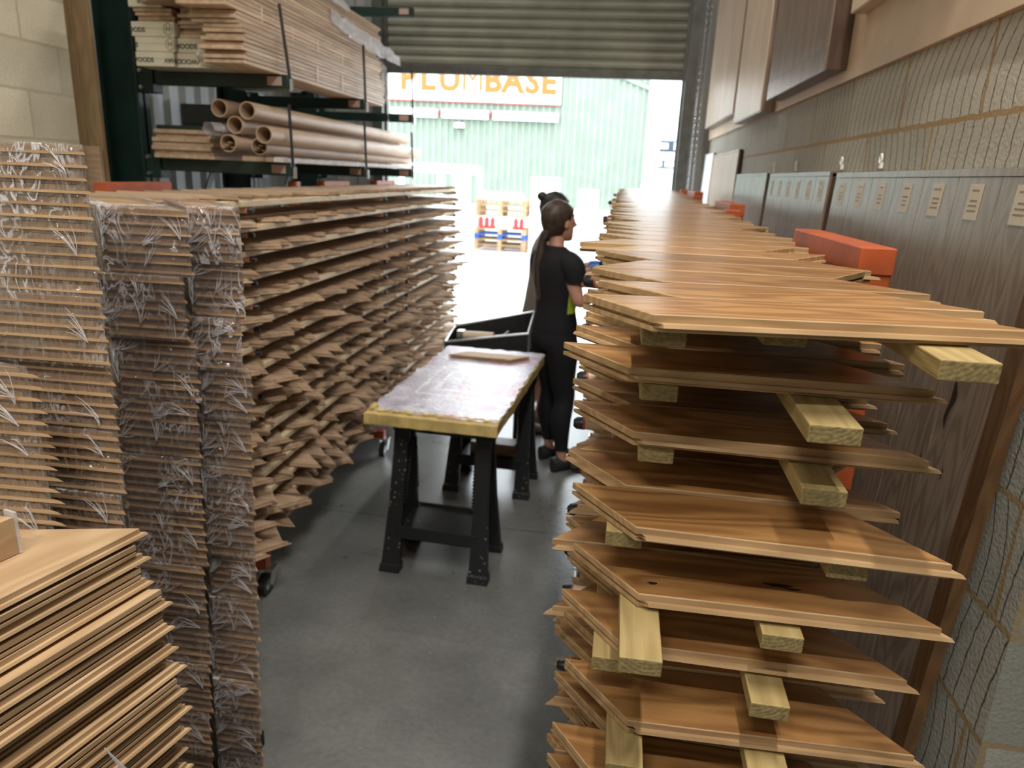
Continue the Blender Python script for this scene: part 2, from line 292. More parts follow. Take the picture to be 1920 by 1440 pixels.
# ---------------------------------------------------------------- mesh helpers
class G:
    def __init__(s): s.v = []; s.f = []; s.m = []; s.mats = []
    def mi(s, m):
        if m not in s.mats: s.mats.append(m)
        return s.mats.index(m)
    def add(s, vs, fs, m):
        k = len(s.v); s.v += [tuple(v) for v in vs]; i = s.mi(m) if isinstance(m, str) else None
        for n, f in enumerate(fs):
            s.f.append(tuple(k+j for j in f)); s.m.append(i if i is not None else s.mi(m[n]))
        return s
    def box(s, x0, x1, y0, y1, z0, z1, m, my=None, mz=None):
        vs = [(x, y, z) for z in (z0, z1) for y in (y0, y1) for x in (x0, x1)]
        fs = [(0, 2, 3, 1), (4, 5, 7, 6), (0, 1, 5, 4), (2, 6, 7, 3), (0, 4, 6, 2), (1, 3, 7, 5)]
        return s.add(vs, fs, [mz or m, mz or m, my or m, my or m, m, m])
    def obox(s, c, size, R3, m):
        x, y, z = (d/2 for d in size)
        vs = [Vector(c)+R3 @ Vector((a, b, d)) for d in (-z, z) for b in (-y, y) for a in (-x, x)]
        return s.add(vs, [(0, 2, 3, 1), (4, 5, 7, 6), (0, 1, 5, 4), (2, 6, 7, 3), (0, 4, 6, 2), (1, 3, 7, 5)], m)
    def bar(s, p, q, wd, ht, m, up=(0, 0, 1)):
        p, q = Vector(p), Vector(q); d = (q-p).normalized(); u = Vector(up)
        if abs(d.dot(u)) > 0.98: u = Vector((0, 1, 0))
        x = d.cross(u).normalized(); z = x.cross(d)
        vs = [o+x*a*wd/2+z*b*ht/2 for o in (p, q) for b in (-1, 1) for a in (-1, 1)]
        return s.add(vs, [(0, 1, 3, 2), (4, 6, 7, 5), (0, 4, 5, 1), (2, 3, 7, 6), (0, 2, 6, 4), (1, 5, 7, 3)], m)
    def loft(s, rings, m, cap=True, closed=True):
        n = len(rings[0]); k = len(s.v)
        for r in rings: s.v += [tuple(p) for p in r]
        i = s.mi(m)
        for a in range(len(rings)-1):
            for j in range(n if closed else n-1):
                j2 = (j+1) % n
                s.f.append((k+a*n+j, k+a*n+j2, k+(a+1)*n+j2, k+(a+1)*n+j)); s.m.append(i)
        if cap:
            s.f.append(tuple(k+j for j in reversed(range(n)))); s.m.append(i)
            s.f.append(tuple(k+(len(rings)-1)*n+j for j in range(n))); s.m.append(i)
        return s
    def tube(s, pts, r, m, n=12, cap=True):
        pts = [Vector(p) for p in pts]; rs = r if isinstance(r, (list, tuple)) else [r]*len(pts); rings = []
        prev = None
        for i, p in enumerate(pts):
            d = (pts[min(i+1, len(pts)-1)]-pts[max(i-1, 0)]).normalized()
            u = prev if prev is not None else (Vector((0, 0, 1)) if abs(d.z) < 0.9 else Vector((1, 0, 0)))
            x = d.cross(u).normalized(); u2 = x.cross(d).normalized(); prev = u2
            rings.append([p+(x*math.cos(2*PI*j/n)+u2*math.sin(2*PI*j/n))*rs[i] for j in range(n)])
        return s.loft(rings, m, cap)
    def pipe(s, p, q, ro, ri, m, n=28, mi_=None):
        p, q = Vector(p), Vector(q); d = (q-p).normalized(); x = d.cross(Vector((0, 0, 1))).normalized(); u = x.cross(d)
        def ring(o, r): return [o+(x*math.cos(2*PI*j/n)+u*math.sin(2*PI*j/n))*r for j in range(n)]
        s.loft([ring(p, ri), ring(p, ro), ring(q, ro), ring(q, ri)], m, cap=False)
        s.loft([ring(q, ri), ring(p, ri)], mi_ or m, cap=False)
        return s
    def prism(s, poly, z0, z1, m, mside=None):
        n = len(poly); k = len(s.v)
        s.v += [(p[0], p[1], z0) for p in poly]+[(p[0], p[1], z1) for p in poly]
        i = s.mi(m); j_ = s.mi(mside or m)
        s.f.append(tuple(k+j for j in reversed(range(n)))); s.m.append(i)
        s.f.append(tuple(k+n+j for j in range(n))); s.m.append(i)
        for j in range(n):
            s.f.append((k+j, k+(j+1) % n, k+n+(j+1) % n, k+n+j)); s.m.append(j_)
        return s
    def ell(s, c, r, m, n=20, k=12, R3=None):
        rings = []
        for a in range(k+1):
            t = PI*(a+0.001)/(k+0.002); z = -math.cos(t); q = math.sin(t)
            ring = []
            for j in range(n):
                v = Vector((r[0]*q*math.cos(2*PI*j/n), r[1]*q*math.sin(2*PI*j/n), r[2]*z))
                if R3: v = R3 @ v
                ring.append(Vector(c)+v)
            rings.append(ring)
        return s.loft(rings, m)
    def mesh(s, name, smooth=False):
        me = bpy.data.meshes.new(name); me.from_pydata(s.v, [], s.f)
        for m in s.mats: me.materials.append(M[m])
        me.polygons.foreach_set('material_index', s.m)
        me.update()
        if smooth:
            me.polygons.foreach_set('use_smooth', [True]*len(me.polygons))
            try: me.set_sharp_from_angle(angle=math.radians(40))
            except Exception: pass
        return me

def put(name, mesh, parent=None, loc=(0, 0, 0), rot=(0, 0, 0), label=None, cat=None, group=None, kind=None, bevel=0):
    o = bpy.data.objects.new(name, mesh); C.objects.link(o); o.location = loc; o.rotation_euler = rot
    if parent: o.parent = parent
    if label: o['label'] = label
    if cat: o['category'] = cat
    if group: o['group'] = group
    if kind: o['kind'] = kind
    if bevel and mesh:
        b = o.modifiers.new('bevel', 'BEVEL'); b.width = bevel; b.segments = 2; b.limit_method = 'ANGLE'; b.angle_limit = math.radians(50)
    return o
def gput(name, g, parent=None, smooth=False, **kw): return put(name, g.mesh(name, smooth), parent, **kw)
def struct(name, g, smooth=False, **kw): return put(name, g.mesh(name, smooth), None, kind='structure', **kw)
ORD = ['first', 'second', 'third', 'fourth', 'fifth', 'sixth', 'seventh', 'eighth', 'ninth', 'tenth', 'eleventh', 'twelfth', 'thirteenth', 'fourteenth', 'fifteenth', 'sixteenth', 'seventeenth', 'eighteenth', 'nineteenth', 'twentieth']
def ordn(i):
    if i < 20: return ORD[i]
    t = ['twenty', 'thirty', 'forty', 'fifty', 'sixty'][(i+1)//10-2]
    return (t[:-1]+'ieth') if (i+1) % 10 == 0 else t+'-'+ORD[(i+1) % 10-1]
def textmesh(name, body, size, depth, mat, off=0):
    cu = bpy.data.curves.new(name, 'FONT'); cu.body = body; cu.size = size; cu.extrude = depth; cu.align_x = 'CENTER'; cu.align_y = 'CENTER'; cu.resolution_u = 3; cu.offset = off
    o = bpy.data.objects.new(name, cu); C.objects.link(o)
    dg = bpy.context.evaluated_depsgraph_get(); me = bpy.data.meshes.new_from_object(o.evaluated_get(dg))
    bpy.data.objects.remove(o); me.materials.clear(); me.materials.append(M[mat]); return me

# ---------------------------------------------------------------- the building shell
struct('floor', G().box(-6, 6, -8, 7.0, -0.1, 0, 'floor'))
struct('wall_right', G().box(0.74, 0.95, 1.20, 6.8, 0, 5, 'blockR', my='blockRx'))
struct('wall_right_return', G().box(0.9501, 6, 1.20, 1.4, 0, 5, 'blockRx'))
struct('wall_left', G().box(-2.95, -2.75, -8, 3.54, 0, 5, 'blockL'))
def corrug(x0, x1, z0, z1, y, pitch, depth, mat, horiz=False, th=0.02):
    g = G(); pts = []
    a0, a1 = (z0, z1) if horiz else (x0, x1)
    n = int((a1-a0)/pitch); p = (a1-a0)/n
    for i in range(n):
        for t, d in ((0, 0), (0.35, 0), (0.5, 1), (0.85, 1)): pts.append((a0+(i+t)*p, d*depth))
    pts.append((a1, 0))
    def P(a, d, e): return (e, y+d, a) if horiz else (a, y+d, e)
    b0, b1 = (x0, x1) if horiz else (z0, z1)
    front = [P(a, d, b0) for a, d in pts]; back = [P(a, d, b1) for a, d in pts]
    g.loft([front, back], mat, cap=False, closed=False)
    f2 = [P(a, d+th, b0) for a, d in pts]; b2 = [P(a, d+th, b1) for a, d in pts]
    g.loft([b2, f2], mat, cap=False, closed=False)
    return g
o = struct('wall_left_recess', corrug(3.4, 7.0, 0, 5, 0, 0.2, 0.035, 'clad'), rot=(0, 0, PI/2), loc=(-3.15, 0, 0))
struct('wall_recess_return', G().box(-3.25, -2.951, 3.44, 3.54, 0, 5, 'blockL'))
struct('wall_front', corrug(-3.25, -2.2, 0, 5, 6.75, 0.2, 0.03, 'clad', th=0.05))
struct('wall_front_right', corrug(0.52, 0.74, 0, 5, 6.72, 0.11, 0.03, 'clad', th=0.05))
struct('wall_front_top', G().box(-2.2, 0.52, 6.86, 6.95, 2.9, 5, 'clad'))
struct('wall_back', G().box(-3, 6, -8.2, -8.0, 0, 5, 'dim'))
struct('wall_far_right', G().box(6, 6.2, -8, 1.4, 0, 5, 'dim'))
struct('ceiling', G().box(-3.3, 6.2, -8.2, 7.0, 5, 5.15, 'dim'))
# door opening: jambs
struct('trim_1', G().box(-2.24, -2.15, 6.66, 6.86, 0, 3.4, 'steel').box(-2.15, -2.13, 6.74, 6.78, 0, 3.4, 'steel'))
struct('trim_2', G().box(0.49, 0.58, 6.66, 6.86, 0, 3.4, 'steel').box(0.47, 0.49, 6.74, 6.78, 0, 3.4, 'steel'))
# roller shutter : rolled half down
g = G(); prof = []
z = 2.66
while z < 3.9:
    for k in range(9):
        t = k/9; prof.append((z+t*0.078, 0.024*abs(math.sin(PI*t))**0.6))
    z += 0.078
g.loft([[(-2.16, 6.80-d, zz) for zz, d in prof], [(0.50, 6.80-d, zz) for zz, d in prof]], 'shutter', cap=False, closed=False)
g.loft([[(0.50, 6.815-d, zz) for zz, d in prof], [(-2.16, 6.815-d, zz) for zz, d in prof]], 'shutter', cap=False, closed=False)
sh = bpy.data.objects.new('roller_shutter', None); C.objects.link(sh); sh['label'] = 'olive grey corrugated roller shutter pulled halfway down over the loading doorway'; sh['category'] = 'roller shutter'
gput('slat_curtain', g, sh, smooth=True)
gput('bottom_rail', G().box(-2.16, 0.50, 6.78, 6.83, 2.585, 2.665, 'steel'), sh, bevel=0.006)
# chain
g = G()
for sx in (0, 0.035):
    for i in range(90):
        zc = 0.9+i*0.027; r3 = Matrix.Rotation(PI/2*(i % 2)+0.3, 3, 'Z')
        pts = [Vector((0.60+sx, 6.60, zc))+r3 @ Vector((0.008*math.cos(a), 0, 0.017*math.sin(a))) for a in [2*PI*k/8 for k in range(9)]]
        g.tube(pts, 0.0032, 'zinc', n=5, cap=False)
gput('hoist_chain', g, label='grey link chain hanging beside the right jamb of the loading doorway', cat='chain')

# lamps of the warehouse: strip lights under the ceiling
def strip_light(x, y, rz, label, P=LAMP_POWER):
    t = bpy.data.objects.new('strip_light', None); C.objects.link(t); t.location = (x, y, 4.55); t.rotation_euler = (0, 0, rz)
    t['label'] = label; t['category'] = 'lamp'; t['group'] = 'strip lights under the ceiling'
    gput('housing', G().box(-0.75, 0.75, -0.06, 0.06, 0.02, 0.07, 'white'), t)
    gput('hanger', G().box(-0.6, -0.58, -0.01, 0.01, 0.07, 0.45, 'zinc'), t); gput('hanger', G().box(0.58, 0.6, -0.01, 0.01, 0.07, 0.45, 'zinc'), t)
    l = bpy.data.lights.new('tube_light', 'AREA'); l.shape = 'RECTANGLE'; l.size = 1.4; l.size_y = 0.09; l.energy = P; l.color = (1.0, 0.93, 0.83)
    lo = bpy.data.objects.new('tube', l); C.objects.link(lo); lo.parent = t; lo.location = (0, 0, 0.012)
for x, y, rz, lab, P in ((0.25, 0.1, PI/2, 'white strip light above the near end of the right rack', 1.25), (-0.6, -1.6, 0.0, 'white strip light just behind the viewer', 1.0), (0.3, 2.9, PI/2, 'white strip light above the table', 0.35), (-1.4, -4.6, 0.0, 'white strip light far behind the viewer, left', 0.7), (-2.0, 4.9, 0.0, 'white strip light above the green racking', 0.3)):
    strip_light(x, y, rz, lab, LAMP_POWER*P)

# ---------------------------------------------------------------- chevron boards
BW, BS, BT = 0.11, 0.087, 0.019
def offset_poly(poly, ds):
    n = len(poly); L = []
    for i in range(n):
        p, q = Vector(poly[i]), Vector(poly[(i+1) % n]); d = (q-p).normalized(); nn = Vector((d.y, -d.x))
        L.append((p+nn*ds[i], d))
    out = []
    for i in range(n):
        p, d = L[i-1]; q, e = L[i]
        den = d.x*e.y-d.y*e.x; t = ((q-p).x*e.y-(q-p).y*e.x)/den
        out.append(p+d*t)
    return out
def board_mesh(name, poly, T, top, edge, tong=(1, 1, 0, 0), tl=0.007):
    """poly counter-clockwise; edges with tong=1 carry a tongue, the others a groove"""
    g = G(); a = [0]*len(poly); k = [tl if t else -0.006 for t in tong]; c = [-0.0012]*len(poly)
    lv = [(0, c), (0.001, a), (T*0.30, a), (T*0.30, k), (T*0.52, [x*0.75 if x > 0 else x for x in k]), (T*0.52, a), (T-0.0012, a), (T, c)]
    rings = [[(p.x, p.y, z) for p in offset_poly(poly, d)] for z, d in lv]
    g.loft(rings, edge, cap=True); g.m[-1] = g.mi(top); g.m[-2] = g.mi(top)
    return g.mesh(name)
def para(L, hand, w=BW, s=BS):
    if hand > 0: q = [(s, 0), (L, 0), (L-s, w), (0, w)]
    else: q = [(0, 0), (L-s, 0), (L, w), (s, w)]
    return [(x-L/2, y-w/2) for x, y in q]
BM = {}
for h in (1, -1):
    for e in (0, 1):
        BM[(h, e)] = board_mesh('chevron_board', para(0.44, h), BT, 'oak', 'oakedge', (1, 1, 0, 0) if e == 0 else (1, 0, 0, 1))
        BM[(h, e, 'L')] = board_mesh('chevron_board_left', para(0.44, h), BT, 'oakbr', 'oakbr', (1, 1, 0, 0) if e == 0 else (0, 1, 1, 0))

BMTOP = board_mesh('chevron_board_front', [(-0.147, -0.055), (0.245, -0.055), (0.158, 0.055), (-0.210, 0.055)], BT, 'oak', 'oakedge', (1, 1, 0, 0))
def join_into(g, me, mw):
    k = len(g.v); g.v += [tuple(mw @ v.co) for v in me.vertices]
    names = {m.name: key for key, m in M.items()}
    mi = [g.mi(names[m.name]) for m in me.materials]
    for p in me.polygons: g.f.append(tuple(k+i for i in p.vertices)); g.m.append(mi[p.material_index])

# right rack rows
TILT = 0.012
def rz_top(k, y): return 1.600-0.09*k+TILT*(y-0.8)     # batten tops = board undersides
rest = G(); pitch = 0.1155
first_y = [0.745, 0.865, 0.885, 0.80, 0.80, 0.825, 0.79, 0.76, 0.80, 0.82, 0.79, 0.81, 0.80, 0.8]
first_xl = [0.060, 0.030, 0.045, 0.054, 0.065, 0.050, 0.067, 0.05, 0.05, 0.04, 0.05, 0.06, 0.05, 0.05]
rots = [7, 0, -2, -2, 0, -1, 1, -2, 1, 0, 1, 0, 1, 0]
for k in range(14):
    y = first_y[k]+BW/2; n = 0
    while y < 6.15:
        hand = 1 if n == 0 else R.choice((1, 1, -1))
        if n == 0:
            r = math.radians(rots[k]); c = Vector((first_xl[k], first_y[k])) - Matrix.Rotation(r, 2) @ Vector((BS-0.22, -BW/2)); x, yy = c.x, c.y
        else:
            if k == 0:
                r = math.radians(max(0, 7-1.0*n)) + R.uniform(-.004, .004)
                x = 0.188+R.uniform(-.014, .016)+(0.028-0.006*n if n < 4 else 0)
            else:
                r = R.uniform(-.015, .015); x = 0.183+R.uniform(-.020, .012)
            x += 0.010*(y-0.8)
            if k == 0 and n == 6: x -= 0.03
            yy = y + (0.010 if k == 0 else 0)
        e = R.choice((0, 1)) if n else 0
        vis = (k == 0 and n < 40) or (k < 9 and n < 9) or n < 3
        loc = (x, yy, rz_top(k, yy)+0.0006)
        tl = math.atan(TILT)
        if vis:
            tier = 'top tier' if k == 0 else '%s tier down' % ORD[k]
            lab = 'oak chevron board, right rack, %s, %s' % (tier, 'nearest the viewer' if n == 0 else '%s from the near end' % ordn(n))
            bo = put('chevron_board', BMTOP if (k == 0 and n == 0) else BM[(hand, e)], None, loc, (tl, 0, r), lab, 'board', 'oak chevron boards laid out on the right rack')
            if n == 0 and k == 4:
                for kx, ky, ka, kb in ((0.045, 0.0, 0.017, 0.004), (0.062, -0.006, 0.010, 0.0022), (-0.115, -0.028, 0.006, 0.003)):
                    gput('knot', G().prism([(kx+ka*math.cos(a)*(1+.25*math.sin(3*a)), ky+kb*math.sin(a)) for a in [2*PI*q/16 for q in range(16)]], BT+0.0001, BT+0.0004, 'knot'), bo)
        else:
            join_into(rest, BM[(hand, e)], Matrix.Translation(loc) @ Matrix.Rotation(r, 4, 'Z') @ Matrix.Rotation(tl, 4, 'X'))
        y += pitch+(R.uniform(0, .004) if k else (0.004 if n < 10 else 0.001)); n += 1
gput('chevron_board', rest, label='remaining oak chevron boards at the far end of the right rack tiers', cat='boards', group='oak chevron boards laid out on the right rack', kind='stuff')

# battens of right rack
BH = 0.021
def batten(x0, x1, ya, yb, zt, wd, label, mat='batten', tilt=TILT, group='treated timber battens under the right rack boards', yref=0.8):
    yc = (ya+yb)/2; L = (yb-ya); g = G().box(-wd/2, wd/2, -L/2, L/2, -BH, 0, mat, my='endgrain' if mat == 'batten' else None)
    a = -math.atan2(x1-x0, L)
    return gput('timber_batten', g, None, loc=((x0+x1)/2, yc, zt(yc)-0.0004), rot=(math.atan(tilt), 0, a), label=label, cat='batten', group=group, bevel=0.0015)
bL = [(0.062, 0.775, .048), (0.070, 0.865, .046), (0.076, 0.885, .045), (0.042, 0.82, .045), (0.067, 0.70, .048), (0.036, 0.815, .042), (0.064, 0.735, .046), (0.06, 0.73, .046)]
bR = [(0.345, 0.715, .055), (0.249, 0.76, .055), (0.262, 0.80, .05), (0.303, 0.80, .046), (0.236, 0.775, .048), (0.232, 0.765, .046), (0.24, 0.75, .05), (0.25, 0.76, .046)]
for k in range(14):
    a = bL[k] if k < 8 else (0.05+R.uniform(-.02, .02), 0.78, .046)
    b = bR[k] if k < 8 else (0.25+R.uniform(-.03, .03), 0.78, .046)
    tn = 'topmost' if k == 0 else ordn(k)
    zt = (lambda yc, k=k: rz_top(k, yc))
    batten(a[0], 0.10, a[1], 6.1, zt, a[2], 'treated batten on the aisle side under the %s tier of the right rack' % tn)
    batten(b[0], 0.33, b[1], 6.1, zt, b[2], 'treated batten on the wall side under the %s tier of the right rack' % tn)
batten(0.198, 0.215, 0.82, 6.1, lambda yc: rz_top(0, yc), .048, 'middle treated batten of three under the topmost tier of the right rack')

# drying trolleys
ARM_R = 0.0115
def trolley(name_lab, group, xp, side, ztops, nrow, ztop_post, xtip, y0, y1, tilt_fn, beam=0.5):
    """posts at x=xp, arms reach to xtip"""
    t = bpy.data.objects.new('drying_trolley', None); C.objects.link(t); t.location = (xp, (y0+y1)/2, 0)
    t['label'] = name_lab; t['category'] = 'trolley'; t['group'] = group
    ox, oy = xp, (y0+y1)/2
    for yy in (y0, y1):
        g = G().box(-0.027, 0.027, yy-oy-0.03, yy-oy+0.03, 0.16, ztop_post(yy)-0.001, 'orange'); gput('post', g, t, bevel=0.003)
        fx = xtip-ox-side*0.02
        gput('foot_rail', G().box(min(0, fx), max(0, fx), yy-oy-0.025, yy-oy+0.025, 0.11, 0.16, 'orange'), t, bevel=0.003)
        for cx in (-side*0.03, fx):
            cas = gput('caster', G().box(cx-0.03, cx+0.03, yy-oy-0.03, yy-oy+0.03, 0.1, 0.11, 'zinc').bar((cx-0.026, yy-oy, 0.1), (cx-0.026, yy-oy-0.035, 0.045), 0.004, 0.04, 'zinc', up=(0, 1, 0)).bar((cx+0.026, yy-oy, 0.1), (cx+0.026, yy-oy-0.035, 0.045), 0.004, 0.04, 'zinc', up=(0, 1, 0)), t)
            wg = G(); wg.pipe((cx-0.016, yy-oy-0.035, 0.046), (cx+0.016, yy-oy-0.035, 0.046), 0.046, 0.024, 'rubber'); wg.pipe((cx-0.014, yy-oy-0.035, 0.046), (cx+0.014, yy-oy-0.035, 0.046), 0.0242, 0.006, 'zinc')
            gput('wheel', wg, cas, smooth=True)
        for k in range(nrow):
            zc = tilt_fn(k, yy)-BH-ARM_R-0.0005; L = xtip-ox
            sx = 0.03 if L > 0 else -0.03
            arm = gput('arm', G().tube([(sx, 0, 0), (L-0.02*(1 if L > 0 else -1), 0, 0)], ARM_R, 'tray_arm', n=12), t, smooth=True, loc=(0, yy-oy, zc))
            c = 1 if L > 0 else -1
            gput('end_cap', G().tube([(L-0.020*c, 0, 0), (L-0.016*c, 0, 0)], ARM_R*1.05, 'orange', n=12).tube([(L-0.016*c, 0, 0), (L-0.004*c, 0, 0), (L+0.002*c, 0, 0)], [ARM_R*1.08, ARM_R*1.02, ARM_R*0.6], 'rubber', n=12), arm, smooth=True)
    gput('side_rail', G().box(-0.022, 0.022, y0-oy+0.03, y1-oy-0.03, 0.11, 0.15, 'orange'), t, bevel=0.003)
    for yb in ztops:
        gput('top_beam', G().box(-0.0285, 0.0285, yb[0]-oy-0.003, yb[1]-oy, ztop_post(yb[0])-0.045, ztop_post(yb[0]), 'orange'), t, bevel=0.0025)
    return t
ro = lambda k, y: rz_top(k, y)
trolley('orange drying trolley at the near end of the right rack', 'orange drying trolleys of the right rack', 0.432, -1, [(1.27, 1.74)], 14, lambda y: 1.660, -0.046, 1.30, 2.85, ro)
trolley('orange drying trolley in the middle of the right rack', 'orange drying trolleys of the right rack', 0.47, -1, [(3.0, 3.47)], 14, lambda y: 1.676, -0.05, 3.03, 4.55, ro)
trolley('orange drying trolley at the doorway end of the right rack', 'orange drying trolleys of the right rack', 0.515, -1, [(4.88, 5.3)], 14, lambda y: 1.695, -0.03, 4.91, 6.0, ro)

# ---------------------------------------------------------------- left rack
def lz(k, y): return 1.617-0.09*k
rest = G(); NL = 16
stag = []
for k in range(NL):
    y = 2.02+R.uniform(0, .08); n = 0
    while y < 6.2:
        hand = R.choice((1, -1)); e = R.choice((0, 1)); r = R.uniform(-.05, .05)
        # the tips wander in and out along each tier
        x = -1.525+R.uniform(-.045, .045)+0.02*math.sin(y*2.3+k)
        if k >= 1: x += 0.0022*k; r += R.uniform(-.0035, .0035)*k
        if k == 0: x = -1.56+R.uniform(-.02, .02); r *= .3
        loc = (x, y, lz(k, y)+0.0006)
        if n < (24 if k == 0 else 11):
            tier = 'top tier' if k == 0 else '%s tier down' % ORD[k]
            lab = 'brown oak board, left rack, %s, %s from the near end' % (tier, ordn(n))
            put('chevron_board', BM[(hand, e, 'L')], None, loc, (0, 0, r), lab, 'board', 'brown oak chevron boards laid out on the left rack')
        else: join_into(rest, BM[(hand, e, 'L')], Matrix.Translation(loc) @ Matrix.Rotation(r, 4, 'Z'))
        y += 0.1195+R.uniform(0, .006); n += 1
gput('chevron_board', rest, label='remaining brown oak chevron boards at the doorway end of the left rack tiers', cat='boards', group='brown oak chevron boards laid out on the left rack', kind='stuff')
for k in range(NL):
    zt = (lambda yc, k=k: lz(k, yc)); tn = 'topmost' if k == 0 else ordn(k)
    batten(-1.362, -1.362, 1.95, 6.22, zt, .045, 'pale timber batten on the aisle side under the %s tier of the left rack' % tn, mat='palebatten', tilt=0, group='pale timber battens under the left rack boards')
    batten(-1.67, -1.67, 1.95, 6.22, zt, .045, 'pale timber batten on the far side under the %s tier of the left rack' % tn, mat='palebatten', tilt=0, group='pale timber battens under the left rack boards')
trolley('orange drying trolley at the near end of the left rack', 'orange drying trolleys of the left rack', -1.88, 1, [(2.5, 2.9)], NL, lambda y: 1.66, -1.322, 2.56, 4.16, lz)
trolley('orange drying trolley at the doorway end of the left rack', 'orange drying trolleys of the left rack', -1.88, 1, [(4.55, 5.0), (5.6, 6.0)], NL, lambda y: 1.66, -1.322, 4.62, 6.05, lz)

# ---------------------------------------------------------------- shrink-wrapped stacks
def wrap_mesh(poly, H, seed):
    """clear film drawn round a bundle: sags in between board edges, ragged at the corners"""
    rr = random.Random(seed); pts = []
    n = len(poly)
    for i in range(n):
        p, q = Vector(poly[i]), Vector(poly[(i+1) % n]); m = max(2, int((q-p).length/0.014))
        for j in range(m): pts.append(p.lerp(q, j/m))
    c = sum(pts, Vector((0, 0)))/len(pts); rings = []; zs = [i/14*H for i in range(15)]
    for z in zs:
        ring = []
        for p in pts:
            d = (p-c).normalized(); nv = noise.noise(Vector((p.x*30, p.y*30+seed*3.7, z*26)))
            off = 0.0085+0.0020*nv
            ring.append((p.x+d.x*off, p.y+d.y*off, z))
        rings.append(ring)
    g = G(); g.loft(rings, 'film', cap=False)
    # folded over on top
    k = len(g.v); tops = [(p[0]*0.995+c.x*0.005, p[1]*0.995+c.y*0.005, H+0.0015) for p in rings[-1]]
    inn = [(c.x+(p[0]-c.x)*0.55, c.y+(p[1]-c.y)*0.55, H+0.0025+0.001*noise.noise(Vector((p[0]*40, p[1]*40, seed)))) for p in rings[-1]]
    g.loft([rings[-1], tops, inn], 'film', cap=False)
    # raised creases fanning out from a gathered corner
    fl, fr = Vector(poly[0]), Vector(poly[1]); ed = (fr-fl); nd = Vector((ed.y, -ed.x)).normalized(); Lf = ed.length
    for q in range(7):
        u0 = rr.choice((0.03, 0.05, 0.5, 0.95))*Lf; z0 = rr.uniform(0.1, 0.8)*H; base = rr.uniform(0.2, 1.4)
        if u0 > Lf*0.6: base += 1.2
        for i in range(rr.randint(5, 9)):
            a = base+rr.uniform(-.45, .45); l = rr.uniform(0.015, 0.075)
            p2 = []
            for t in (0, .33, .66, 1):
                uu = u0+math.cos(a+t*0.25)*l*t; z2 = z0+math.sin(a+t*0.25)*l*t
                uu = min(max(uu, 0.002), Lf-0.002); z2 = min(max(z2, 0.003), H-0.003)
                w2 = fl+ed.normalized()*uu+nd*(0.0092+0.0015*math.sin(i*3+t*3)); p2.append((w2.x, w2.y, z2))
            g.tube(p2, [0.0002, 0.0007, 0.0006, 0.0002], 'filmwhite', n=5)
    return g.mesh('shrink_wrap', True)
bundle_defs = {}
def stack(colname, lab, fl, fr, dv, ztop, nb, step, count, jit, cols):
    """column of wrapped bundles. fl, fr: front corners; dv: receding direction; jit: measured sideways steps"""
    T = step
    z = ztop
    ww = fr[0]-fl[0]; W = ww; D = Vector(dv)
    slope = (fr[1]-fl[1])/ww
    # board footprint: front edge is the cut end, the board runs back to the left
    poly = [(-W, 0), (0, W*slope), (D.x, W*slope+D.y), (-W+D.x, D.y)]
    poly2 = [(-W+0.004, 0.0), (-0.003, W*slope), (D.x-0.003, W*slope+D.y), (-W+D.x, D.y)]
    bm = [board_mesh('bundle_board_'+colname, pp, T-0.001, 'oakcut', 'oakcut', tt, 0.0055) for pp, tt in ((poly, (1, 1, 0, 0)), (poly2, (1, 1, 0, 0)))]
    wraps = [wrap_mesh(poly, nb*T, s+ord(colname[0])) for s in range(4)]
    for i in range(count):
        z -= nb*T
        if z < 0.03: break
        t = bpy.data.objects.new('wrapped_board_bundle', None); C.objects.link(t)
        dx = jit[i] if i < len(jit) else R.uniform(-.008, .008)
        t.location = (fr[0]+dx, fr[1]-0.0+R.uniform(-.006, .006), z+0.0005*i*0); t.rotation_euler = (0, 0, R.uniform(-.012, .012))
        t['label'] = 'film-wrapped oak board bundle, %s, %s' % (lab, 'topmost' if i == 0 else '%s from its top' % ordn(i))
        t['category'] = 'wrapped bundle'; t['group'] = 'shrink-wrapped bundles in the %s' % lab
        for j in range(nb):
            put('board', bm[j % 2], t, (R.uniform(-.0015, .0015)-(0.002 if j % 2 else 0), R.uniform(-.0015, .0015), j*T+0.0002), (0, 0, R.uniform(-.003, .003)))
        put('shrink_wrap', wraps[i % 4], t)
        ends.append((t, z))
    # pallet below
    pz = z if z > 0.03 else z+nb*T
    return pz
ends = []
pz = []
pz.append(stack('a', 'tallest column at the left', (-1.28, 1.10), (-0.855, 1.10), (-0.30, 0.24), 1.766, 6, 0.0203, 13, [0.0, 0.0, 0.004, -0.002, 0.002, -0.004, 0.004], 0))
pz.append(stack('b', 'middle wrapped column at the left', (-1.065, 1.40), (-0.872, 1.40), (-0.34, 0.34), 1.652, 7, 0.0196, 11, [0.0, -0.016, -0.004, -0.015, -0.020, -0.022, -0.030, -0.036, -0.038, -0.048, -0.056], 0))
pz.append(stack('c', 'wrapped column touching the left rack', (-0.945, 1.52), (-0.820, 1.52), (-0.22, 0.26), 1.652, 6, 0.0205, 13, [0.0, -0.004, -0.012, 0.004, -0.006, -0.006, -0.012, -0.018, -0.020, -0.028, -0.026, -0.030, -0.03], 0))
pz.append(stack('e', 'recessed column behind the tallest one', (-1.25, 1.362), (-1.088, 1.362), (-0.08, 0.025), 1.60, 6, 0.0203, 12, [0.015, 0.02, 0.01, 0.018], 0))
pz.append(stack('f', 'low column at the left frame edge', (-1.20, 0.98), (-0.925, 0.99), (-0.2, 0.05), 1.42, 6, 0.0203, 10, [0.0, 0.004], 0))
